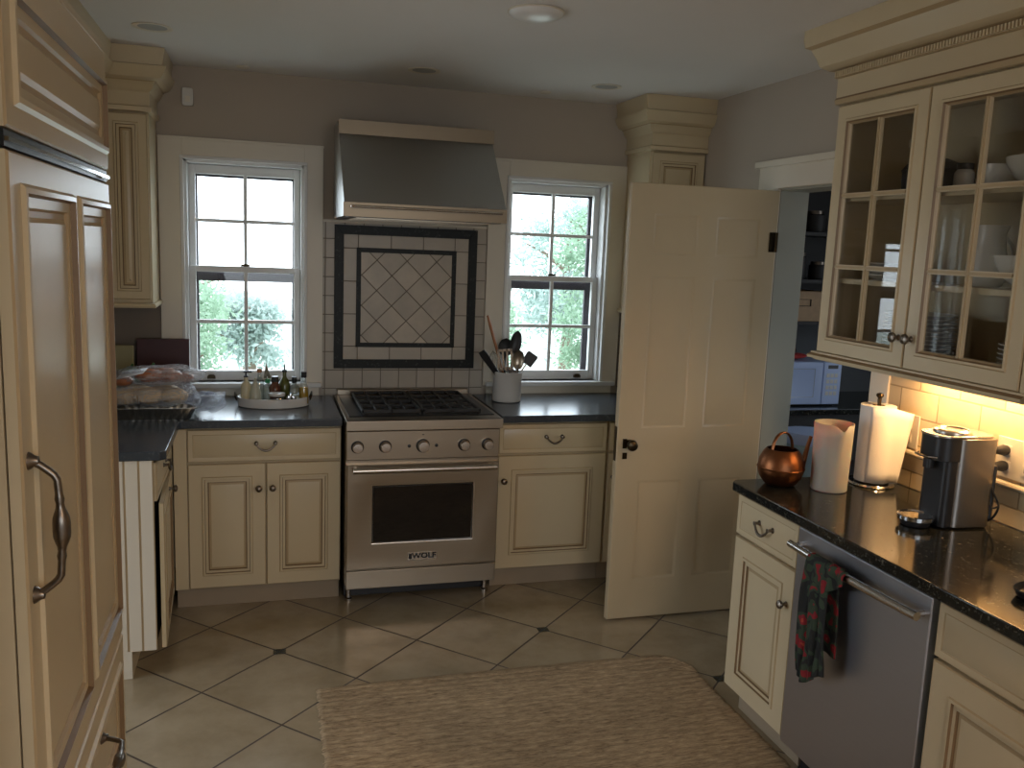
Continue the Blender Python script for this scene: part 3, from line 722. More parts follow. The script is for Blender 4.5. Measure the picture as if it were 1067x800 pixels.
t2 = thing('wall_cabinet', 'cream wall cabinet continuing past the right edge beside the glazed cabinet', 'cabinet', (1.60, -2.243, 0), -pi/2)
B().box(0, .9, .021, dp, 1.385, 2.531, cream).ob('body', t2, bevel=.001)
door(.44, .868, .006, 1.398, t2); door(.44, .868, .452, 1.398, t2)

# ------------------------------------------------------------------ refrigerator (fronts face +X)
def bow_handle(L, out, vertical, r=.0052):
    b = B(); n = 28; pts = []; rs = []
    for i in range(n+1):
        t = i/n; u = -L/2+L*t; d = min(1, sin(pi*t)*2.6)**.8
        bow = out*(.84*d+.16*sin(pi*t))
        s = 1+1.25*math.exp(-((t-.5)/.125)**4)
        rs.append(r*s*(1.25 if abs(abs(t-.5)-.215) < .03 else 1))
        pts.append((0, -.004-bow, u) if vertical else (u, -.004-bow, 0))
    b.tube(pts, rs, pewter, 12)
    for s in (-1, 1):
        c = (0, 0, s*L/2) if vertical else (s*L/2, 0, 0)
        b.lathe([(.014, 0), (.012, .004), (.008, .009), (.007, .014), (0, .016)], pewter, c, 14, axis='Y')
    return b
t = thing('refrigerator', 'tall built-in refrigerator with cream raised panels and long pewter handle', 'refrigerator', (-.70, -2.700, 0), pi/2)
FW = .850
B().box(.0, FW+.012, .022, .655, .10, 2.128, cream).box(-.10, -.0005, .12, .655, 0, 2.128, shade_wire_black).box(0, FW, .08, .655, 0, .10, blackp).ob('body', t)  # near-black box paints the shade of the gap beside the door
FR = [(.006, -.006, cream), (.014, -.007, cream), (.018, .003, glaze), (.034, .004, cream), (.038, .010, midglaze), (.048, .010, midglaze), (.056, .004, cream)]
o = B().slab(FW, 1.082, .019, [(.060, .440, .812, 1.797), (.480, .835, .812, 1.797)], FR, cream, edge=midglaze, x0=0, z0=.757).ob('door', t)
h = bow_handle(.209, .037, True, .0058).ob('handle', o, loc=(.032, 0, 1.287))
for z0, hh in ((.435, .312), (.112, .315)):
    o = B().slab(FW, hh, .019, [(.06, FW-.05, z0+.05, z0+hh-.05)], FR, cream, edge=cream, x0=0, z0=z0).ob('drawer', t)
    bow_handle(.19, .045, False).ob('handle', o, loc=(FW/2, 0, z0+hh*.72))
B().box(0, FW, .004, .021, 1.843, 1.866, blackm).box(0, FW, -.002, .003, 1.850, 1.856, chrome).box(FW-.10, FW-.02, -.0015, .003, 1.846, 1.8495, pewter).ob('vent_grille', t)
B().slab(FW, .258, .019, [(.045, FW-.012, 1.902, 2.068)], FR, cream, edge=midglaze, x0=0, z0=1.869).ob('top_panel', t)
B().box(-.10, FW+.004, .004, .655, 2.129, 2.147, cream).ob('top_moulding', t, bevel=.004)
t = thing('tall_cabinet', 'cream tall cabinet edge at the far left, nearer than the refrigerator', 'cabinet', (-.705, -3.565, 0), pi/2)
B().box(0, .675, .02, .655, .0, 2.128, cream).ob('body', t, bevel=.002)
B().slab(.670, 2.0, .019, [(.07, .60, .18, 2.03)], FR, cream, x0=.003, z0=.112).ob('door', t)

# ------------------------------------------------------------------ rug
def rug():
    nx, ny = 150, 260; x0, x1, y0, y1 = -.165, 1.385, -3.15, -.825
    rnd = random.Random(3); b = B(); vs = []
    el = [rnd.uniform(-.006, .006) for _ in range(ny+1)]; er = [rnd.uniform(-.006, .006) for _ in range(ny+1)]
    top = []
    for j in range(ny+1):
        y = y0+(y1-y0)*j/ny
        for i in range(nx+1):
            a = i/nx; xl = x0+.03*(y1-y)/1.5*-.6+el[j]; xr = x1+er[j]
            x = xl+(xr-xl)*a
            yy = y+(.012*sin(a*3.1)+rnd.uniform(-.001, .001) if j == ny else 0)
            if a > .93 and j > ny-22: yy -= .16*((a-.93)/.07)**2*((j-ny+22)/22)
            z = .009+.0022*sin(j*pi/2.0)+rnd.uniform(-.0008, .0008)
            if i in (0, nx) or j in (0, ny): z = .0015
            vs.append((x, yy, z))
    fs = [(j*(nx+1)+i, j*(nx+1)+i+1, (j+1)*(nx+1)+i+1, (j+1)*(nx+1)+i) for j in range(ny) for i in range(nx)]
    b.add(vs, fs, jute)
    o = b.ob('rug', smooth=60); return o
tag(rug(), 'brown braided jute rug lying on the tiled floor', 'rug')

# ------------------------------------------------------------------ towel over the dishwasher bar
def towel():
    b = B(); XH, ZH = 1.276, .815          # bar centre line (world)
    nu, nv = 26, 44
    for layer, (length, xo) in enumerate(((.385, -.020), (.30, .014))):
        vs = []
        for j in range(nv+1):
            v = j/nv
            for i in range(nu+1):
                u = i/nu
                wtop, wbot = .105, .135
                wd = wtop+(wbot-wtop)*min(1, v*1.6)
                yc = -1.895-.012*v+.0
                y = yc+wd/2-wd*u
                s = v*length
                if layer == 0:
                    ang = min(s/.0178, pi/2)
                    x = XH-.0178*sin(ang); z = ZH+.0178*cos(ang)-(max(0, s-.028))
                    x -= .010*min(1, v*3)*(.5+.5*sin(u*15+v*2.2+sin(v*7)))+.006*sin(u*31+v*4)*v
                    z -= .03*sin(u*pi*1.4+.3)*v*v
                else:
                    ang = min(s/.0178, pi/2)
                    x = XH+.0178*sin(ang); z = ZH+.0178*cos(ang)-(max(0, s-.028))
                    x += .003*sin(u*12)*v
                vs.append((x, y, z))
        fs = [(j*(nu+1)+i, j*(nu+1)+i+1, (j+1)*(nu+1)+i+1, (j+1)*(nu+1)+i) for j in range(nv) for i in range(nu)]
        b.add(vs, fs, towelm)
    # short bunched corner falling beside the main length
    vs = []
    for j in range(13):
        v = j/12
        for i in range(11):
            u = i/10; y = -1.945-.075*u; s = v*(.10-.05*u); ang = min(s/.0185, pi/2)
            vs.append((XH-.0185*sin(ang)-.006*sin(u*9), y, ZH+.0185*cos(ang)-max(0, s-.029)))
    b.add(vs, [(j*11+i, j*11+i+1, (j+1)*11+i+1, (j+1)*11+i) for j in range(12) for i in range(10)], towelm)
    return b.ob('dish_towel', solid=.004)
tag(towel(), 'dark towel with red flowers hanging over the dishwasher handle', 'towel')

# ------------------------------------------------------------------ right wall: splash, rail, outlets, lamp
XS = XR-.010
t = thing('tile_backsplash', 'warm lit tile backsplash with pencil rail below the glazed cabinet', 'backsplash', (XS, -1.32, .915))
B().box(0, .009, -1.95, 0, 0, .455, sidetile).ob('field_tile', t, loc=(0, 0, 0), smooth=0)
B().tube([(-.004, -1.95+i*.065, .128) for i in range(31)], .0115, rodw, 10).ob('pencil_rail', t)
def outlet(y0, y1, z0, z1, label, gangs):
    t = thing('wall_outlet', label, 'outlet', (XS-.001, (y0+y1)/2, z0))
    h = z1-z0; w = y1-y0
    B().box(-.006, 0, -w/2, w/2, 0, h, outletw).ob('cover_plate', t, bevel=.002)
    for g in range(gangs):
        yc = w/2-w/gangs*(g+.5)
        for zz in (.3, .7): B().box(-.009, -.006, yc-.016, yc+.016, h*zz-.015, h*zz+.015, outletw).box(-.0095, -.009, yc-.008, yc-.005, h*zz-.006, h*zz+.008, blackp).box(-.0095, -.009, yc+.005, yc+.008, h*zz-.006, h*zz+.008, blackp).ob('socket', t, bevel=.001)
    return t
outlet(-1.50, -1.405, 1.062, 1.185, 'small cream wall outlet between the paper towels and coffee machine', 1)
outlet(-2.10, -1.855, 1.065, 1.195, 'wide cream wall outlet with black plugs beside the coffee machine', 3)
for k, (y, z) in enumerate(((-1.895, 1.155), (-1.895, 1.103))):
    t = thing('power_plug', ['upper black plug in the wide outlet behind the coffee machine', 'lower black plug in the wide outlet behind the coffee machine'][k], 'plug', (XS-.0105, y, z), group='black plugs in the wide outlet')
    b = B(); b.tube([(0, 0, 0), (-.012, 0, 0), (-.030, 0, 0), (-.050, 0, .002), (-.062, 0, .003)], [.016, .018, .014, .010, .006], blackp, 14); b.ob('body', t)
    pts = [(-.060, 0, .003), (-.085, .0, -.005), (-.090, -.012, -.05), (-.075, -.04, -.12), (-.06, -.055, -.17+.052*k), (-.065, -.03, -.220+.052*k), (-.09, .02, -.233+.052*k), (-.12, .04, -.233+.052*k)]
    P2 = [Vector(p) for p in pts]; sm = []
    for i in range(len(P2)-1):
        p0, p1, p2, p3 = P2[max(0, i-1)], P2[i], P2[i+1], P2[min(len(P2)-1, i+2)]
        for q in range(6):
            u = q/6; sm.append(.5*((2*p1)+(p2-p0)*u+(2*p0-5*p1+4*p2-p3)*u*u+(3*p1-p0-3*p2+p3)*u**3))
    B().tube(sm, .0032, blackp, 8).ob('cord', t)
t = thing('under_cabinet_light', 'slim under cabinet light glowing above the tile backsplash', 'lamp', (1.86, -1.80, 1.384))
B().box(-.03, .03, -.30, .30, -.018, 0, outletw).ob('housing', t, bevel=.002)
lens = pm('lamp_lens', (1, .62, .28), .5, emit=7); B().box(-.022, .022, -.28, .28, -.0205, -.018, lens).ob('lens', t)

# coffee machine, front faces -X
t = thing('coffee_machine', 'brushed steel and black capsule coffee machine on the right countertop', 'coffee maker', (1.625, -1.865, .9145), -pi/2-.06)
def rr(x0, x1, y0, y1, r, n=6):
    pts = []
    for (cx_, cy_, a0) in ((x1-r, y1-r, 0), (x0+r, y1-r, 90), (x0+r, y0+r, 180), (x1-r, y0+r, 270)):
        for i in range(n+1): a = radians(a0+90*i/n); pts.append((cx_+r*cos(a), cy_+r*sin(a)))
    return pts
coffeesteel = pm('coffee_machine_steel', (.30, .27, .24), .3, 1, var=.05, stretch=(60, 60, 2), scale=4)
b = B(); b.prism(rr(-.066, .066, .075, .225, .028), .004, .288, coffeesteel); b.ob('housing', t, bevel=.003)
b = B(); b.prism(rr(-.058, .058, .045, .10, .02), .004, .225, blackp)
b.prism(rr(-.062, .062, .018, .12, .04), .215, .288, blackp); b.prism(rr(-.016, .016, .012, .04, .01), .185, .216, blackp); b.ob('brew_head', t, bevel=.002)
b = B(); b.prism(rr(-.064, .064, .012, .220, .045), .289, .297, steelx); b.lathe([(.058, .297), (.056, .306), (.046, .310), (.043, .304), (0, .303)], steelx, (0, .10, 0), 28); b.ob('lid', t, bevel=.002)
b = B(); b.tube([(-.045, .018, .226), (-.03, -.002, .226), (0, -.008, .226), (.03, -.002, .226), (.045, .018, .226)], .004, chrome, 8); b.ob('lever', t)
b = B(); b.lathe([(.052, .018), (.055, .020), (.055, .032), (.050, .034), (.048, .030), (0, .030)], chrome, (0, .0, 0), 30); b.lathe([(.040, .0), (.044, .004), (.046, .017), (0, .0175)], blackp, (0, .0, 0), 26); b.ob('drip_tray', t)
B().box(-.05, .05, .2255, .240, .02, .20, blackp).ob('water_tank', t, bevel=.006)

# paper towel holder and roll
t = thing('paper_towel_holder', 'chrome standing paper towel holder on the right countertop', 'holder', (1.815, -1.412, .9145))
b = B(); b.lathe([(.080, 0), (.082, .004), (.078, .010), (.012, .013), (.008, .014)], chrome, (0, 0, 0), 32); b.ob('base', t)
b = B(); b.lathe([(.007, .012), (.007, .325), (.011, .328), (.014, .334), (.011, .341), (0, .344)], brassd, (0, 0, 0), 16); b.ob('post', t)
pr_ = B(); n = 60
R0, R1, zz0, zz1 = .022, .062, .016, .298
def spiral_sheet():
    vs = []; fs = []
    pts = [(R1*cos(a), R1*sin(a)) for a in [radians(-60+6*i) for i in range(60)]]
    return pts
pr_.lathe([(R0, zz0), (R1, zz0), (R1, zz1), (R0, zz1)], paperw, (0, 0, 0), 48, cap=False)
pr_.lathe([(R0, zz0), (R0, zz1)], midglaze, (0, 0, 0), 24, cap=False)
roll = pr_.ob('paper_towel_roll'); roll.location = (1.815, -1.412, .9145)
# loose sheet peeling off the roll towards the right
s = B(); vs = []
for j in range(9):
    z = zz0+.002+(zz1-zz0-.004)*j/8
    for i in range(13):
        u = i/12; a = radians(-150+75*min(1, u*1.6)); r = R1+.001
        if u <= .625: x, y = r*cos(a), r*sin(a)
        else:
            k = (u-.625)/.375; x = r*cos(radians(-75))+.080*k*(.45+.55*j/8); y = r*sin(radians(-75))-.004*k-.01*k*k
        vs.append((x, y, z-(0 if u <= .625 else .020*((u-.625)/.375)*(j/8))))
s.add(vs, [(j*13+i, j*13+i+1, (j+1)*13+i+1, (j+1)*13+i) for j in range(8) for i in range(12)], paperw)
o = s.ob('loose_sheet', roll, solid=.0012)
tag(roll, 'white paper towel roll with a loose sheet on its stand', 'paper towel')

# frosted pitcher
t = thing('pitcher', 'frosted white plastic pitcher beside the copper watering can', 'pitcher', (1.600, -1.455, .9145), radians(78))
b = B(); n = 40; vs = []; prof = [(.058, .0), (.062, .004), (.063, .06), (.0645, .13), (.066, .20), (.067, .245)]
hs = []
for (r, z) in prof:
    for i in range(n):
        a = 2*pi*i/n; d = math.exp(-((a-pi)/.22)**2); rr_ = r+(d*.016 if z > .2 else d*.004 if z > .12 else 0); zz = z-(d*.020 if z > .24 else 0)
        vs.append((rr_*cos(a), rr_*sin(a), zz))
k = len(prof); fs = [(j*n+i, j*n+(i+1) % n, (j+1)*n+(i+1) % n, (j+1)*n+i) for j in range(k-1) for i in range(n)]+[list(range(n))[::-1]]
b.add(vs, fs, frosted); b.ob('body', t, solid=.003)
B().tube([(.064, 0, .21), (.092, 0, .205), (.104, 0, .17), (.102, 0, .10), (.088, 0, .06), (.062, 0, .05)], [.008]*6, frosted, 10).ob('handle', t)
# watering can
t = thing('watering_can', 'round copper watering can with arched handle and thin spout', 'watering can', (1.452, -1.372, .9145), radians(10))
body = [(.040, 0), (.056, .006), (.075, .032), (.083, .060), (.0835, .070), (.079, .095), (.066, .122), (.056, .134), (.052, .134), (.062, .118), (.075, .093), (.079, .06), (.056, .012), (0, .010)]
B().lathe(body, copper, (0, 0, 0), 36).lathe([(.0838, .063), (.0855, .0655), (.0838, .068)], copper, (0, 0, 0), 36, cap=False).ob('body', t)
pts = [(-.048, 0, .128)]+[(-.046*cos(pi*i/12), 0, .134+.060*sin(pi*i/12)) for i in range(1, 12)]+[(.048, 0, .128)]
B().tube(pts, [.007]*13, copper, 10, flat=.55).ob('handle', t)
B().tube([(.070, .0, .035), (.100, 0, .055), (.112, 0, .095), (.122, 0, .135), (.134, 0, .172)], [.016, .013, .010, .0075, .0065], copper, 12).ob('spout', t)
# dark object at the right edge
tag(B().lathe([(.035, 0), (.045, .004), (.052, .020), (.050, .024), (.040, .010), (0, .008)], blackp, (0, 0, 0), 24, sx=1.4).ob('spoon_rest', loc=(1.515, -2.440, .9145)), 'dark oval spoon rest on the granite at the right edge', 'spoon rest')

# ------------------------------------------------------------------ dishes in the glass cabinet
def bowl_b(r, h, m=ceramicw, base=.45):
    return B().lathe([(r*base, 0), (r*base*1.05, h*.06), (r*.78, h*.35), (r*.95, h*.75), (r, h), (r*.97, h), (r*.90, h*.72), (r*.72, h*.38), (r*base*.8, h*.12), (0, h*.1)], m, (0, 0, 0), 32)
def plate_b(r, m=ceramicw): return B().lathe([(r*.6, 0), (r*.62, .003), (r, .016), (r*.99, .019), (r*.62, .007), (0, .006)], m, (0, 0, 0), 32)
p0 = None
def plates(x, y, z, r, n, step, where, grp):
    p0 = None
    for i in range(n):
        lab = 'white plate in the stack %s' % where
        if p0 is None:
            p0 = tag(plate_b(r).ob('plate', loc=(x, y, z)), lab, 'plate', grp)
        else:
            c = p0.copy(); C.objects.link(c); c.location = (x, y, z+i*step)
plates(1.775, -1.62, 1.426, .115, 10, .0135, 'at the bottom behind the left glazed door', 'plates behind the left glazed door')
plates(1.775, -2.10, 1.426, .105, 6, .0135, 'at the bottom behind the right glazed door', 'plates behind the right glazed door')
tag(bowl_b(.125, .095).ob('bowl', loc=(1.775, -2.07, 1.669)), 'large white bowl on the middle shelf of the glazed cabinet', 'bowl')
plates(1.78, -1.45, 1.669, .10, 4, .0135, 'on the middle shelf behind the left glazed door', 'plates on the middle shelf')
tag(bowl_b(.120, .085).ob('bowl', loc=(1.775, -2.065, 1.956)), 'wide white bowl on the top shelf of the glazed cabinet', 'bowl')
tag(bowl_b(.062, .075, base=.6).ob('bowl', loc=(1.76, -1.895, 1.956)), 'small white bowl beside the dark lidded jar on the top shelf', 'bowl')
j = thing('jar', 'small white jar with a dark lid on the top shelf of the glazed cabinet', 'jar', (1.72, -1.800, 1.956))
B().lathe([(.026, 0), (.030, .006), (.030, .055), (.022, .066)], ceramicw, (0, 0, 0), 20).ob('body', j); B().lathe([(.024, .066), (.025, .068), (.025, .085), (0, .087)], blackp, (0, 0, 0), 20).ob('lid', j)
j = thing('casserole_pot', 'black lidded pot on the top shelf behind the left glazed door', 'pot', (1.78, -1.60, 1.956))
B().lathe([(.085, 0), (.095, .01), (.098, .075), (.102, .08)], iron, (0, 0, 0), 28).ob('body', j); B().lathe([(.100, .081), (.085, .10), (.04, .118), (.012, .122), (.012, .132), (.018, .142), (0, .146)], iron, (0, 0, 0), 28).ob('lid', j)
t = thing('serving_pitcher', 'white serving pitcher on the middle shelf behind the right glazed door', 'pitcher', (1.77, -1.88, 1.669))
B().lathe([(.04, 0), (.055, .02), (.06, .06), (.045, .12), (.042, .16), (.05, .185), (.047, .185), (.038, .16), (0, .03)], ceramicw, (0, 0, 0), 24).ob('body', t); B().tube(arc((.045, 0, .16), (.055, 0, .05), (.045, 0, 0)), .006, ceramicw, 8).ob('handle', t)

# ------------------------------------------------------------------ utensil crock
CX, CY = .902, .375
t = tag(B().lathe([(.070, 0), (.076, .004), (.077, .012), (.0765, .146), (.079, .150), (.079, .160), (.074, .161), (.072, .150), (.071, .012), (0, .010)], crockm, (0, 0, 0), 40).ob('utensil_crock', loc=(CX, CY, .9145)), 'pale stoneware crock full of cooking utensils, in front of the right window', 'crock')
def along(name, base, tip, label, cat, parts):
    """utensil whose local Z runs from base to tip"""
    base, tip = Vector(base), Vector(tip); d = (tip-base).normalized()
    o = thing(name, label, cat, base); xa = Vector((.96, -.28, 0)); xa = (xa-d*xa.dot(d)).normalized(); ya = d.cross(xa)
    o.rotation_euler = Matrix((xa, ya, d)).transposed().to_euler()
    L = (tip-base).length
    for nm, b in parts(L): b.ob(nm, o, bevel=.0006)
    return o
zb = .930
def at_(dx, dy, z): return (CX+dx, CY+dy, z)
def flat_head(L, h, w, m, th=.004, slots=0, taper=.7):
    b = B()
    poly = [(-w*taper/2, L-h), (w*taper/2, L-h), (w/2, L-h*.15), (w*.42, L), (-w*.42, L), (-w/2, L-h*.15)]
    if not slots: b.prism(poly, -th/2, th/2, m, Matrix(((1, 0, 0, 0), (0, 0, 1, 0), (0, 1, 0, 0), (0, 0, 0, 1))))
    else:
        n = slots*2+1
        for i in range(n):
            if i % 2: continue
            x0, x1 = -w/2+w*i/n, -w/2+w*(i+1)/n; b.box(x0, x1, -th/2, th/2, L-h, L, m)
        b.box(-w/2, w/2, -th/2, th/2, L-h, L-h*.85, m); b.box(-w/2, w/2, -th/2, th/2, L-h*.12, L, m)
    return b
def spoon_head(L, h, w, m):
    b = B(); vs = []; nu, nv = 14, 10
    for j in range(nv+1):
        v = j/nv; zz = L-h+h*v; hw = max(.0005, w/2*math.sqrt(max(0, 1-(2*v-1)**2)))
        for i in range(nu+1):
            u = i/nu*2-1; vs.append((u*hw, .012*(1-u*u)*sin(pi*v), zz))
    b.add(vs, [(j*(nu+1)+i, j*(nu+1)+i+1, (j+1)*(nu+1)+i+1, (j+1)*(nu+1)+i) for j in range(nv) for i in range(nu)], m)
    b.add([(x, y+.003, z) for x, y, z in vs], [(j*(nu+1)+i, (j+1)*(nu+1)+i, (j+1)*(nu+1)+i+1, j*(nu+1)+i+1) for j in range(nv) for i in range(nu)], m)
    return b
along('wooden_spoon', at_(.025, .03, zb), at_(-.110, .04, 1.368), 'wooden handle leaning out of the crock towards the hood', 'spoon', lambda L: [('handle', B().tube([(0, 0, L*i/8) for i in range(9)], [.006, .0065, .007, .008, .009, .010, .0105, .011, .007], woodm, 10, flat=.8))])
along('spatula', at_(.04, -.01, zb), at_(-.155, -.03, 1.185), 'black spatula leaning furthest left out of the crock', 'spatula', lambda L: [('handle', B().tube([(0, 0, 0), (0, 0, L-.15)], .006, blackp, 8)), ('blade', flat_head(L, .150, .040, blackp, .007))])
along('spatula', at_(-.03, -.02, zb), at_(.135, -.02, 1.172), 'dark square spatula leaning right out of the crock', 'spatula', lambda L: [('handle', B().tube([(0, 0, 0), (0, 0, L-.065)], .0045, steelx, 8)), ('blade', flat_head(L, .070, .066, blackp, .006, taper=.9))])
along('slotted_turner', at_(.0, -.03, zb), at_(-.035, -.05, 1.200), 'slotted metal turner standing in the middle of the crock', 'turner', lambda L: [('handle', B().tube([(0, 0, 0), (0, 0, L-.11)], .004, steelx, 8)), ('blade', flat_head(L, .115, .080, steelx, .002, slots=3))])
along('serving_spoon', at_(.0, .03, zb), at_(.060, .03, 1.290), 'tall grey spoon with oval head standing upright in the crock', 'spoon', lambda L: [('handle', B().tube([(0, 0, 0), (0, 0, L-.12)], .007, pewter, 8)), ('bowl', spoon_head(L, .140, .062, blackp))])
along('spoon', at_(.03, -.03, zb), at_(.050, -.045, 1.195), 'grey brown spoon standing in front of the oval spoon', 'spoon', lambda L: [('handle', B().tube([(0, 0, 0), (0, 0, L-.08)], .008, pewter, 8)), ('bowl', spoon_head(L, .11, .062, steel))])
along('whisk', at_(-.035, .0, zb), at_(-.085, .0, 1.185), 'metal wire whisk leaning left inside the crock', 'whisk', lambda L: [('handle', B().tube([(0, 0, 0), (0, 0, L-.13)], .006, steelx, 8)), ('wires', (lambda bb: [bb.tube([(.034*sin(pi*q/10)*cos(a), .034*sin(pi*q/10)*sin(a), L-.13+.13*q/10) for q in range(11)], .0014, steelx, 5) for a in [pi*2*k/10 for k in range(10)]] and bb)(B()))])
along('ladle', at_(-.01, .05, zb), at_(.005, .065, 1.245), 'black serving ladle at the back of the crock', 'ladle', lambda L: [('handle', B().tube([(0, 0, 0), (0, 0, L-.08)], .006, blackp, 8)), ('bowl', spoon_head(L, .10, .080, blackp))])

# ------------------------------------------------------------------ oval tray with bottles
TX, TY, TZ = -.305, .325, .9145
t = thing('oval_tray', 'white oval tray with dark end handles in front of the left window', 'tray', (TX, TY, TZ))
b = B(); n = 48; A_, Bx = .170, .115
vs = []; rings_ = [(.955, 0), (1.0, .004), (1.0, .046), (.975, .046), (.965, .006)]
for r, z in rings_:
    for i in range(n): a = 2*pi*i/n; vs.append((A_*r*cos(a), Bx*r*sin(a), z))
fs = [(j*n+i, j*n+(i+1) % n, (j+1)*n+(i+1) % n, (j+1)*n+i) for j in range(len(rings_)-1) for i in range(n)]+[list(range(n))[::-1], [4*n+i for i in range(n)]]
b.add(vs, fs, ceramicw); b.ob('body', t)
for s_ in (-1, 1): B().tube([(s_*.172, -.035, .030), (s_*.181, -.028, .052), (s_*.182, 0, .066), (s_*.181, .028, .052), (s_*.172, .035, .030)], .0045, brassd, 8).ob('handle', t)
ZT = TZ+.0065
def bottle(name, x, y, prof, m, label, cap=None, capm=blackp, liquid=None, cat='bottle'):
    o = thing(name, label, cat, (x, y, ZT), group=None)
    B().lathe(prof, m, (0, 0, 0), 24).ob('body', o)
    if cap: B().lathe(cap, capm, (0, 0, 0), 18).ob('cap', o)
    if liquid: B().lathe(liquid[0], liquid[1], (0, 0, 0), 22).ob('contents', o)
    return o
o = bottle('pump_bottle', -.435, .315, [(.024, 0), (.026, .004), (.026, .085), (.018, .108), (.010, .118), (.009, .135)], creambot, 'pale pump bottle at the left end of the oval tray')
b = B(); b.lathe([(.011, .135), (.011, .142), (.004, .145), (.004, .160)], blackp, (0, 0, 0), 14); b.box(-.012, .028, -.008, .008, .158, .167, blackp); b.ob('pump', o, bevel=.002)
o = bottle('squeeze_bottle', -.392, .295, [(.027, 0), (.029, .005), (.028, .06), (.014, .105), (.008, .12), (.004, .135), (0, .137)], pm('cloudy_plastic', (.50, .49, .38), .3), 'cloudy cone-topped squeeze bottle beside the pump bottle')
o = bottle('oil_bottle', -.372, .375, [(.020, 0), (.022, .004), (.022, .105), (.010, .125), (.009, .150)], bottle_glass, 'slim clear bottle with a brown stopper on the tray', [(.0115, .150), (.0125, .152), (.0115, .168), (0, .169)], woodm)
o = bottle('spice_bottle', -.333, .392, [(.020, 0), (.022, .004), (.022, .085), (.010, .095)], bottle_glass, 'short clear bottle with a green cap on the tray', [(.0125, .095), (.0125, .113), (0, .114)], greenl)
o = bottle('sauce_bottle', -.298, .345, [(.026, 0), (.028, .004), (.028, .07), (.026, .085), (.017, .100), (.016, .108)], sauce, 'brown sauce bottle with a wide black cap on the tray', [(.0175, .108), (.018, .110), (.017, .134), (0, .135)])
o = bottle('olive_oil_bottle', -.252, .385, [(.026, 0), (.028, .004), (.028, .085), (.022, .105), (.010, .125), (.009, .150)], greenglass, 'tall green olive oil bottle with a pour spout on the tray', [(.012, .150), (.012, .160), (.004, .163), (.003, .190), (0, .191)])
o = bottle('vinegar_bottle', -.205, .355, [(.026, 0), (.028, .004), (.029, .06), (.024, .080), (.010, .092), (.010, .100)], bottle_glass, 'squat clear bottle with a tall black stopper on the tray', [(.0125, .100), (.0125, .130), (0, .131)], blackp, ([(.024, .003), (.026, .04), (0, .041)], ceramicw))
o = bottle('oil_bottle', -.162, .300, [(.022, 0), (.024, .004), (.0235, .075), (.012, .115), (.0105, .135)], bottle_glass, 'yellow oil bottle with a tall black cap at the right end of the tray', [(.0135, .135), (.0135, .147), (.0115, .148), (.0135, .149), (.0135, .163), (0, .164)], blackp, ([(.0205, .004), (.022, .008), (.0215, .072), (.0195, .085), (0, .086)], yellowoil))
o = bottle('glass_jar', -.290, .268, [(.034, 0), (.037, .005), (.037, .045), (.034, .052)], bottle_glass, 'round glass jar with a white lid at the front of the tray', [(.0385, .052), (.039, .054), (.038, .064), (0, .066)], ceramicw, ([(.032, .003), (.034, .03), (0, .031)], pewter), cat='jar')
o = bottle('salt_dish', -.355, .255, [(.020, 0), (.024, .012), (.022, .012), (.018, .003), (0, .003)], ceramicw, 'small white dish at the front edge of the tray', cat='dish')
for k, (x, y, s_) in enumerate(((-.236, .262, 1), (-.212, .285, .9), (-.226, .315, 1.05), (-.182, .262, .8))):
    b = B(); o = thing('spice_shaker', ['small glass shaker beside the white lidded jar', 'small glass shaker second along from the white lidded jar', 'glass shaker in front of the squat clear bottle', 'lowest small shaker beside the yellow oil bottle'][k], 'shaker', (x, y, ZT))
    b.lathe([(.014*s_, 0), (.015*s_, .004), (.013*s_, .035*s_)], bottle_glass, (0, 0, 0), 16); b.ob('body', o)
    B().lathe([(.0135*s_, .035*s_), (.014*s_, .037*s_), (.012*s_, .048*s_), (0, .050*s_)], chrome, (0, 0, 0), 16).ob('cap', o)
along('pastry_spatula', (-.318, .415, ZT), (-.345, .43, 1.115), 'thin pointed metal server standing upright among the tray bottles', 'server', lambda L: [('handle', B().tube([(0, 0, 0), (0, 0, L-.075)], .003, steelx, 8)), ('blade', (lambda bb: bb.prism([(-.018, L-.08), (.018, L-.085), (.004, L)], -.001, .001, pewter, Matrix(((1, 0, 0, 0), (0, 0, 1, 0), (0, 1, 0, 0), (0, 0, 0, 1)))))(B()))])

# ------------------------------------------------------------------ left corner: pan, bread bags, box
t = thing('foil_pan', 'large ribbed aluminium foil pan holding the bagged bread', 'pan', (-.83, .115, .9145))
b = B(); n = 120; hx, hy = .185, .125
def pan_ring(gx, gy, z, rib):
    out = []
    per = rr(-gx, gx, -gy, gy, .03, 5); L = []
    m_ = len(per); pts = []
    for i in range(m_):
        p, q = Vector(per[i]), Vector(per[(i+1) % m_]); d = (q-p).length; k = max(1, int(d/.008))
        for s_ in range(k): pts.append(p.lerp(q, s_/k))
    return pts
base = pan_ring(hx, hy, 0, 0); N_ = len(base); vs = []
spec = [(.86, 0, 0), (.87, .004, 1), (.985, .050, 1), (1.0, .053, 0), (1.045, .054, 0), (1.05, .050, 0)]
for sc, z, rib in spec:
    for i, p in enumerate(base):
        k = sc+(.012*(1 if (i//2) % 2 else -1) if rib else 0); vs.append((p.x*k, p.y*k, z))
fs = [(j*N_+i, j*N_+(i+1) % N_, (j+1)*N_+(i+1) % N_, (j+1)*N_+i) for j in range(len(spec)-1) for i in range(N_)]+[list(range(N_))[::-1]]
b.add(vs, fs, foilm); b.ob('body', t, solid=.0012)
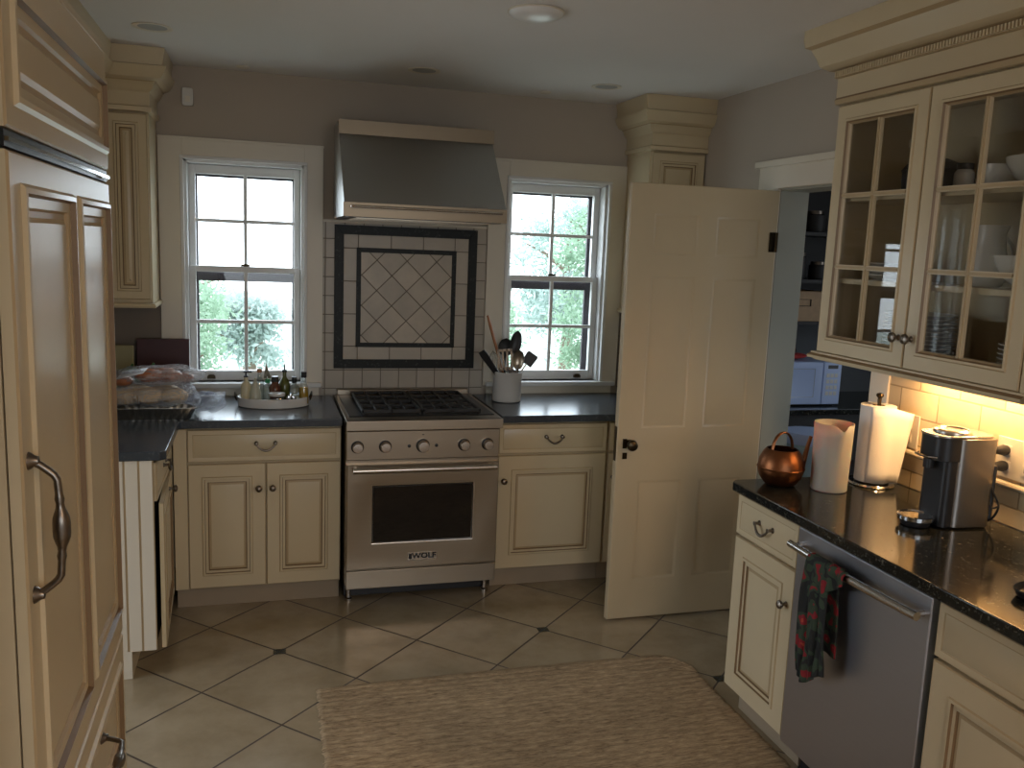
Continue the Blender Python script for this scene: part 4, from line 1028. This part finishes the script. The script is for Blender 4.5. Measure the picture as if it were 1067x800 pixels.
def lump(c, r, m, seed, amp=.12, n=24, name=None, parent=None, rz=0):
    rnd = random.Random(seed); ph = [(rnd.uniform(1, 4), rnd.uniform(1, 4), rnd.uniform(0, 6)) for _ in range(5)]
    b = B(); vs = []; K = n//2
    for j in range(K+1):
        th = pi*j/K
        for i in range(n):
            a = 2*pi*i/n; d = 1+amp*sum(sin(p*a+q*th*2+s_)/5 for p, q, s_ in [(round(p), q, s_) for p, q, s_ in ph])
            vs.append((r[0]*d*sin(th)*cos(a), r[1]*d*sin(th)*sin(a), r[2]*d*cos(th)))
    b.add(vs, [(j*n+i, j*n+(i+1) % n, (j+1)*n+(i+1) % n, (j+1)*n+i) for j in range(K) for i in range(n)], m)
    o = b.ob(name, parent, loc=c, rz=rz, smooth=180); return o
def bag(c, r, seed, parent, amp=.22, n=64, m=plasticfilm, name='plastic_bag'):
    rnd = random.Random(seed); b = B(); vs = []; K = n//2
    ph = [(rnd.randint(2, 9), rnd.uniform(2, 9), rnd.uniform(0, 6)) for _ in range(8)]
    for j in range(K+1):
        th = pi*j/K
        for i in range(n):
            a = 2*pi*i/n; d = 1+amp*sum(sin(p*a+q*th+s_)/8 for p, q, s_ in ph)+rnd.uniform(-.012, .012)
            e = lambda v: math.copysign(abs(v)**.75, v)
            vs.append((r[0]*d*e(sin(th)*cos(a)), r[1]*d*e(sin(th)*sin(a)), r[2]*d*e(cos(th))))
    b.add(vs, [(j*n+i, j*n+(i+1) % n, (j+1)*n+(i+1) % n, (j+1)*n+i) for j in range(K) for i in range(n)], m)
    return b.ob(name, parent, loc=c, smooth=25)
t = thing('bread_bag', 'clear plastic bag of pale bread rolls lying in the foil pan', 'bread', (-.83, .115, .968))
for k, (x, y, z, rx, ry, rz_) in enumerate(((-.12, -.03, .038, .062, .055, .036), (-.02, -.045, .042, .066, .055, .038), (.085, -.03, .040, .062, .06, .036), (-.08, .06, .042, .066, .055, .036), (.04, .06, .042, .066, .055, .036))):
    lump((x, y, z), (rx, ry, rz_), tan, 11+k, .1, name='bread_roll', parent=t)
bag((-.01, 0, .045), (.195, .118, .048), 5, t)
bag((.225, -.02, .012), (.075, .085, .034), 77, t, amp=.75, n=72, m=paleplastic, name='gathered_neck')
t = thing('bun_bag', 'clear plastic bag of brown crusted buns, on top of the bread bag', 'bread', (-.83, .135, 1.066))
for k, (x, y, z, rx, ry, rz_) in enumerate(((-.02, -.02, .030, .062, .045, .030), (.072, -.01, .026, .052, .045, .028), (.132, .015, .018, .036, .04, .022), (-.13, .0, .004, .042, .045, .026), (.03, .055, .030, .065, .045, .028))):
    lump((x, y, z), (rx, ry, rz_), browncr, 31+k, .1, name='bun', parent=t)
bag((.01, .02, .026), (.175, .085, .040), 15, t, amp=.3)
lb = B(); lb.add([(-.15, -.062, .020), (-.04, -.064, .045), (-.02, -.03, .068), (-.13, -.03, .050)], [(0, 1, 2, 3)], pm('bag_label', (.75, .80, .88), .25)); lb.ob('printed_label', t, solid=.001)
tag(B().box(-.012, .012, -.122, .122, 0, .30, darkbox, Matrix.Rotation(0, 4, 'Z')).ob('flat_box', loc=(-.830, .545, .9145), rz=pi/2, bevel=.002), 'dark maroon flat box standing upright beside the left window', 'box')
tag(B().box(-.16, .16, -.009, .009, 0, .272, olive).ob('cutting_board', loc=(-1.12, .50, .9145), bevel=.006), 'olive coloured board leaning in the corner behind the bread', 'cutting board')
for nm, c, m, lab in (('red_pepper', (-.865, .36), redveg, 'shiny red pepper behind the bagged buns'), ('green_pepper', (-.955, .34), greenveg, 'dark green pepper behind the bagged buns')):
    t = thing(nm, lab, 'pepper', (c[0], c[1], .9145+.001))
    lump((0, 0, .135), (.042, .042, .05), m, 41, .2, name='flesh', parent=t); B().tube([(0, 0, .178), (.004, 0, .192), (.010, 0, .202)], [.006, .005, .006], greenveg, 8).ob('stem', t)
    t.location.z += 0
t = thing('fruit_bowl', 'small dark bowl hidden behind the bagged bread holding the peppers', 'bowl', (-.91, .35, .9145))
B().lathe([(.05, 0), (.055, .004), (.10, .05), (.115, .085), (.110, .085), (.095, .05), (.045, .010), (0, .008)], blackp, (0, 0, 0), 28).ob('body', t)

# ------------------------------------------------------------------ ceiling and wall fittings
t = thing('ceiling_light', 'shallow white dome light near the top centre of the ceiling', 'lamp', (.548, -1.05, H))
B().lathe([(.092, -.001), (.094, -.006), (.088, -.014), (.070, -.022), (.040, -.028), (0, -.030)], pm('white_glass_dome', (.80, .80, .80), .3), (0, 0, 0), 36).ob('dome', t)
B().lathe([(.098, -.0005), (.100, -.004), (.094, -.0065), (.093, -.0005)], trimw, (0, 0, 0), 36, cap=False).ob('rim', t)
rec0 = None
for k, (x, y, lab) in enumerate(((-.770, -.195, 'round recessed ceiling light above the left tower cabinet'), (1.284, .131, 'round recessed ceiling light above the right window'), (.377, .157, 'round recessed ceiling light above the range hood'))):
    if rec0 is None:
        rec0 = thing('recessed_light', lab, 'lamp', (x, y, H), group='recessed ceiling lights')
        B().lathe([(.075, -.0005), (.077, -.004), (.070, -.006), (.056, -.003), (.054, -.0005)], trimw, (0, 0, 0), 32, cap=False).ob('trim_ring', rec0)
        B().lathe([(.056, -.0025), (.03, -.0022), (0, -.002)], pm('recessed_baffle', (.40, .40, .39), .6), (0, 0, 0), 28).ob('baffle', rec0)
    else: copy_thing(rec0, (x, y, H), None, lab)
sp0 = None  # small white ceiling discs, use unspecified
for x, y, lab in ((-.44, .48, 'tiny round ceiling cap above the left window'), (1.06, .42, 'tiny round ceiling cap above the right window')):
    o = B().lathe([(.030, -.0005), (.032, -.004), (.024, -.010), (0, -.012)], trimw, (0, 0, 0), 24).ob('ceiling_cap', loc=(x, y, H)); tag(o, lab, 'ceiling cap', 'ceiling caps')
t = thing('wall_sensor', 'small white motion sensor high on the back wall, over the left window corner', 'sensor', (-.700, YB-.001, 2.345))
B().prism(rr(-.026, .026, 0, .085, .012), 0, .030, ceramicw, Matrix(((1, 0, 0, 0), (0, 0, -1, 0), (0, 1, 0, 0), (0, 0, 0, 1)))).ob('housing', t, bevel=.004)
B().box(-.012, .012, -.0325, -.030, .018, .045, trimw).ob('lens', t, bevel=.001)

# ------------------------------------------------------------------ pantry
t = thing('pantry_counter', 'dark pantry counter under the white microwave', 'counter', (2.10, .02, 0))
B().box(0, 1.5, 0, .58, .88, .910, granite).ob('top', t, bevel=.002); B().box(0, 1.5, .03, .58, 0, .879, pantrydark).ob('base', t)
t = thing('microwave', 'white microwave oven on the pantry counter seen through the doorway', 'microwave', (2.335, .13, .911))
B().box(0, .47, .012, .38, .006, .250, micw).box(.02, .45, .03, .36, 0, .006, blackp).ob('body', t, bevel=.006)
b = B(); b.slab(.345, .240, .012, [(.045, .30, .045, .215)], [(.003, .002, micw), (.006, .003, pm('microwave_window', (.42, .46, .56), .3))], micw, x0=.002, z0=.008); b.ob('door', t)
b = B(); b.slab(.118, .240, .012, [], [], micw, x0=.350, z0=.008); b.box(.378, .442, -.002, 0, .212, .232, blackp)
for i in range(4):
    for j in range(3): b.box(.372+j*.026, .392+j*.026, -.0015, 0, .06+i*.034, .082+i*.034, ceramicw)
b.ob('control_panel', t, bevel=.0005)
t = thing('oven_mitt', 'red and black cloth heap lying on top of the microwave', 'cloth', (2.53, .27, 1.167))
lump((0, 0, .014), (.12, .08, .018), redp, 3, .2, name='red_cloth', parent=t); lump((.0, 0, .050), (.06, .05, .028), blackp, 4, .3, name='black_cloth', parent=t)
t = thing('pantry_shelving', 'dark shelving unit above the microwave in the pantry', 'shelving', (2.25, .24, 1.36))
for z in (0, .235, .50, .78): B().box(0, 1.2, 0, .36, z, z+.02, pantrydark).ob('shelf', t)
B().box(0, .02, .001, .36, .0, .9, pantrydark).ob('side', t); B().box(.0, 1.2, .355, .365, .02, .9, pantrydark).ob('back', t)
t = thing('storage_basket', 'brown wooden storage box with a dark handle slot on the pantry shelf', 'basket', (2.44, .225, 1.3805))
b = B(); b.slab(.30, .170, .012, [(.10, .19, .085, .125)], [(.002, .004, blackp), (.003, .008, blackp)], rackwood, x0=0, z0=0); b.box(0, .012, .012, .33, 0, .17, rackwood); b.box(.288, .30, .012, .33, 0, .17, rackwood); b.box(0, .30, .012, .33, 0, .012, rackwood)
b.ob('box', t)
for k, (x, z, r, h) in enumerate(((2.46, 1.616, .05, .12), (2.60, 1.616, .045, .15), (2.73, 1.616, .05, .10), (2.50, 1.881, .05, .16), (2.68, 1.881, .06, .12))):
    o = thing('storage_jar', 'dark jar on the pantry shelf, %s' % ['left on the lower shelf', 'middle of the lower shelf', 'right on the lower shelf', 'left on the upper shelf', 'right on the upper shelf'][k], 'jar', (x, .34, z), group='dark jars on the pantry shelves')
    B().lathe([(r*.95, 0), (r, .005), (r, h*.8), (r*.8, h*.85)], pantrydark, (0, 0, 0), 20).ob('body', o); B().lathe([(r*.82, h*.85), (r*.82, h), (0, h+.002)], pewter, (0, 0, 0), 20).ob('lid', o)
t = thing('waste_bin', 'pale blue plastic bin with a white lid behind the doorway', 'bin', (2.32, -.30, 0))
B().lathe([(.10, 0), (.11, .01), (.13, .80), (.132, .81)], bluep, (0, 0, 0), 28).ob('body', t); B().lathe([(.136, .812), (.137, .83), (.125, .865), (0, .875)], micw, (0, 0, 0), 28).ob('lid', t)
t = thing('pantry_table', 'low dark pantry table just beyond the doorway', 'table', (2.42, -.95, 0))
B().box(-.18, .5, -.28, .42, .74, .765, pantrydark).ob('tabletop', t, bevel=.003)
for x in (-.15, .47):
    for y in (-.25, .39): B().box(x-.02, x+.02, y-.02, y+.02, 0, .74, pantrydark).ob('leg', t)
tag(bowl_b(.105, .07, bluep, .7).ob('plastic_tub', loc=(2.50, -.665, .766)), 'grey blue plastic tub on the table beyond the doorway', 'tub')
o = tag(B().box(-.07, .07, -.10, .10, 0, .012, pm('blue_cover', (.30, .42, .70), .4)).ob('notebook', loc=(2.335, -.88, .766), rz=.4, bevel=.001), 'pale blue notebook lying on the table beyond the doorway', 'notebook')
along('broom_handle', (2.62, -.44, .0), (2.80, -.30, 1.02), 'brown wooden stick leaning in the dark pantry beyond the pitcher', 'stick', lambda L: [('shaft', B().tube([(0, 0, 0), (0, 0, L)], .012, woodm, 10))])

# ------------------------------------------------------------------ outdoors
gr = B(); gr.box(-22, 26, 1.0, 40, -1.32, -1.2, lawnm); tag(gr.ob('lawn', smooth=0), 'pale grey-green lawn outside the windows, lightened to bounce light indoors', 'lawn', kind='stuff')
def tree(loc, h, r, n, seed, label, m, leaf=.05):
    rnd = random.Random(seed); t = thing('leafy_tree', label, 'tree', loc)
    b = B(); b.tube([(0, 0, 0), (.05, 0, h*.3), (-.03, .05, h*.6), (.02, 0, h*.9)], [.16, .12, .08, .03], barkm, 9)
    for k in range(9):
        z = h*(.3+.06*k); a = rnd.uniform(0, 6.3); b.tube([(0, 0, z), (r*.4*cos(a), r*.4*sin(a), z+h*.10), (r*.8*cos(a), r*.8*sin(a), z+h*.16)], [.05, .035, .012], barkm, 6)
    b.ob('trunk', t)
    cl = [(rnd.uniform(-1, 1)*r*.7, rnd.uniform(-1, 1)*r*.7, h*rnd.uniform(.34, .93)) for _ in range(46)]
    vs = []; fs = []
    for i in range(n):
        c = rnd.choice(cl); R_ = r*.34
        d = Vector((rnd.gauss(0, 1), rnd.gauss(0, 1), rnd.gauss(0, .8))); p = Vector(c)+d*R_*.5
        u = Vector((rnd.gauss(0, 1), rnd.gauss(0, 1), rnd.gauss(0, 1))).normalized(); w = u.orthogonal().normalized()
        s = leaf*rnd.uniform(.6, 1.3); k = len(vs)
        vs += [p-u*s, p-w*s*.45, p+u*s, p+w*s*.45]; fs.append((k, k+1, k+2, k+3))
    L = B(); L.add(vs, fs, m); L.ob('foliage', t, smooth=0)
tree((-1.55, 9.2, -1.19), 2.45, .90, 9000, 1, 'leafy tree low in the left window', leafm)
tree((4.15, 7.0, -1.19), 3.7, .80, 9000, 2, 'tall leafy tree filling the right side of the right window', leafm, .042)
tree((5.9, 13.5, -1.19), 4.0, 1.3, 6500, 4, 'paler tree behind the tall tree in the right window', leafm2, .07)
tree((3.00, 9.6, -1.19), 2.1, .70, 5500, 5, 'low bush-like tree seen through the lower sash of the right window', leafm)
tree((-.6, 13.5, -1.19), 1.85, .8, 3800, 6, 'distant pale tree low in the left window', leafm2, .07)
t = thing('brick_house', 'pale red brick house far outside the left window', 'house', (1.35, 22, -1.19))
B().box(0, 3.6, 0, 4, 0, 1.15, brickm).ob('wall', t, smooth=0)
rf = B(); rf.add([(-.2, -.2, 1.152), (3.8, -.2, 1.152), (3.8, 4.2, 1.152), (-.2, 4.2, 1.152), (1.8, .3, 1.75), (1.8, 3.8, 1.75)], [(0, 1, 4), (1, 2, 5, 4), (2, 3, 5), (3, 0, 4, 5), (0, 3, 2, 1)], pm('grey_roof', (.55, .53, .55), .8)); rf.ob('roof', t, smooth=0)
B().box(1.4, 2.1, -.03, 0, .4, .95, ceramicw).ob('window', t)
for k in range(2): tag(B().tube([(-14+i, 15, 3.55+.55*k+.012*(i-14)**2*.35) for i in range(29)], .012, shade_wire_black, 6).ob('power_line', ), ['lower thin power line crossing the sky in the left window', 'upper thin power line crossing the sky in the left window'][k], 'power line', 'power lines outside')

# ------------------------------------------------------------------ light
w = bpy.data.worlds.new('sky'); SC.world = w; w.use_nodes = True
n = w.node_tree.nodes; l = w.node_tree.links; bg = n['Background']
tc = n.new('ShaderNodeTexCoord'); sx = n.new('ShaderNodeSeparateXYZ'); l.new(tc.outputs['Generated'], sx.inputs[0])
cr = n.new('ShaderNodeValToRGB'); cr.color_ramp.elements[0].position = .45; cr.color_ramp.elements[0].color = (.55, .58, .60, 1); cr.color_ramp.elements[1].position = .56; cr.color_ramp.elements[1].color = (.80, .90, 1, 1)
l.new(math_(n, l, 'MULTIPLY_ADD', sx.outputs['Z'], .5, .5), cr.inputs[0]); l.new(cr.outputs[0], bg.inputs[0])
# overcast sky, brightest on the side of the garden (+Y)
mr = n.new('ShaderNodeMapRange'); mr.inputs['From Min'].default_value = -.6; mr.inputs['From Max'].default_value = .6
mr.inputs['To Min'].default_value = 2.2; mr.inputs['To Max'].default_value = 4.2
l.new(sx.outputs['Y'], mr.inputs['Value']); l.new(mr.outputs[0], bg.inputs[1])

def area(name, loc, rot, sx_, sy_, power, col, portal=False, spread=None):
    d = bpy.data.lights.new(name, 'AREA'); d.shape = 'RECTANGLE'; d.size = sx_; d.size_y = sy_; d.energy = power; d.color = col
    if spread: d.spread = spread
    o = bpy.data.objects.new(name, d); C.objects.link(o); o.location = loc; o.rotation_euler = rot
    if portal: d.cycles.is_portal = True
    return o
for i, (a, c) in enumerate(W): area('window_portal', ((a+c)/2, YB+.19, (WZ0+WZ1)/2), (-pi/2, 0, 0), c-a, WZ1-WZ0, 1, (1, 1, 1), True)
area('rear_fill_portal', ((RW[0]+RW[1])/2, YF-.17, (RW[2]+RW[3])/2), (pi/2, 0, 0), RW[1]-RW[0], RW[3]-RW[2], 1, (1, 1, 1), True)
area('left_room_portal', (-4.32, -1.4, 1.3), (0, -pi/2, 0), 2.1, 2.6, 1, (1, 1, 1), True)
area('pantry_fill_portal', (4.22, -1.6, 1.5), (0, pi/2, 0), 1.2, 1.2, 1, (1, 1, 1), True)
# under-cabinet tube
area('under_cabinet_lamp', (1.86, -1.80, 1.361), (0, 0, 0), .04, .56, 2.4, (1, .60, .26))
# warm fill light added behind the camera, no fixture of its own
area('warm_fill', (.7, -5.0, 2.50), (0, 0, 0), .5, .5, 13, (1, .66, .38))

# ------------------------------------------------------------------ camera
f, yaw, pit, ro = 911.48, .2838, -.1558, .0399
F = Vector((sin(yaw)*cos(pit), cos(yaw)*cos(pit), sin(pit))); R = Vector((cos(yaw), -sin(yaw), 0)); U = R.cross(F)
R2 = R*cos(ro)+U*sin(ro); U2 = U*cos(ro)-R*sin(ro)
cd = bpy.data.cameras.new('camera'); cam = bpy.data.objects.new('camera', cd); C.objects.link(cam); SC.camera = cam
cd.sensor_fit = 'HORIZONTAL'; cd.sensor_width = 36; cd.lens = f/1067*36; cd.clip_start = .02
M = Matrix((R2, U2, -F)).transposed().to_4x4(); M.translation = Vector((-.3688, -4.0774, 1.734)); cam.matrix_world = M

SC.view_settings.view_transform = 'Standard'; SC.view_settings.look = 'None'; SC.view_settings.gamma = 1; SC.view_settings.use_curve_mapping = False
SC.view_settings.exposure = .9
SC.cycles.use_denoising = True; SC.cycles.max_bounces = 8; SC.cycles.diffuse_bounces = 5; SC.cycles.glossy_bounces = 4; SC.cycles.transparent_max_bounces = 16
SC.cycles.sample_clamp_indirect = 4; SC.cycles.caustics_reflective = False; SC.cycles.caustics_refractive = False
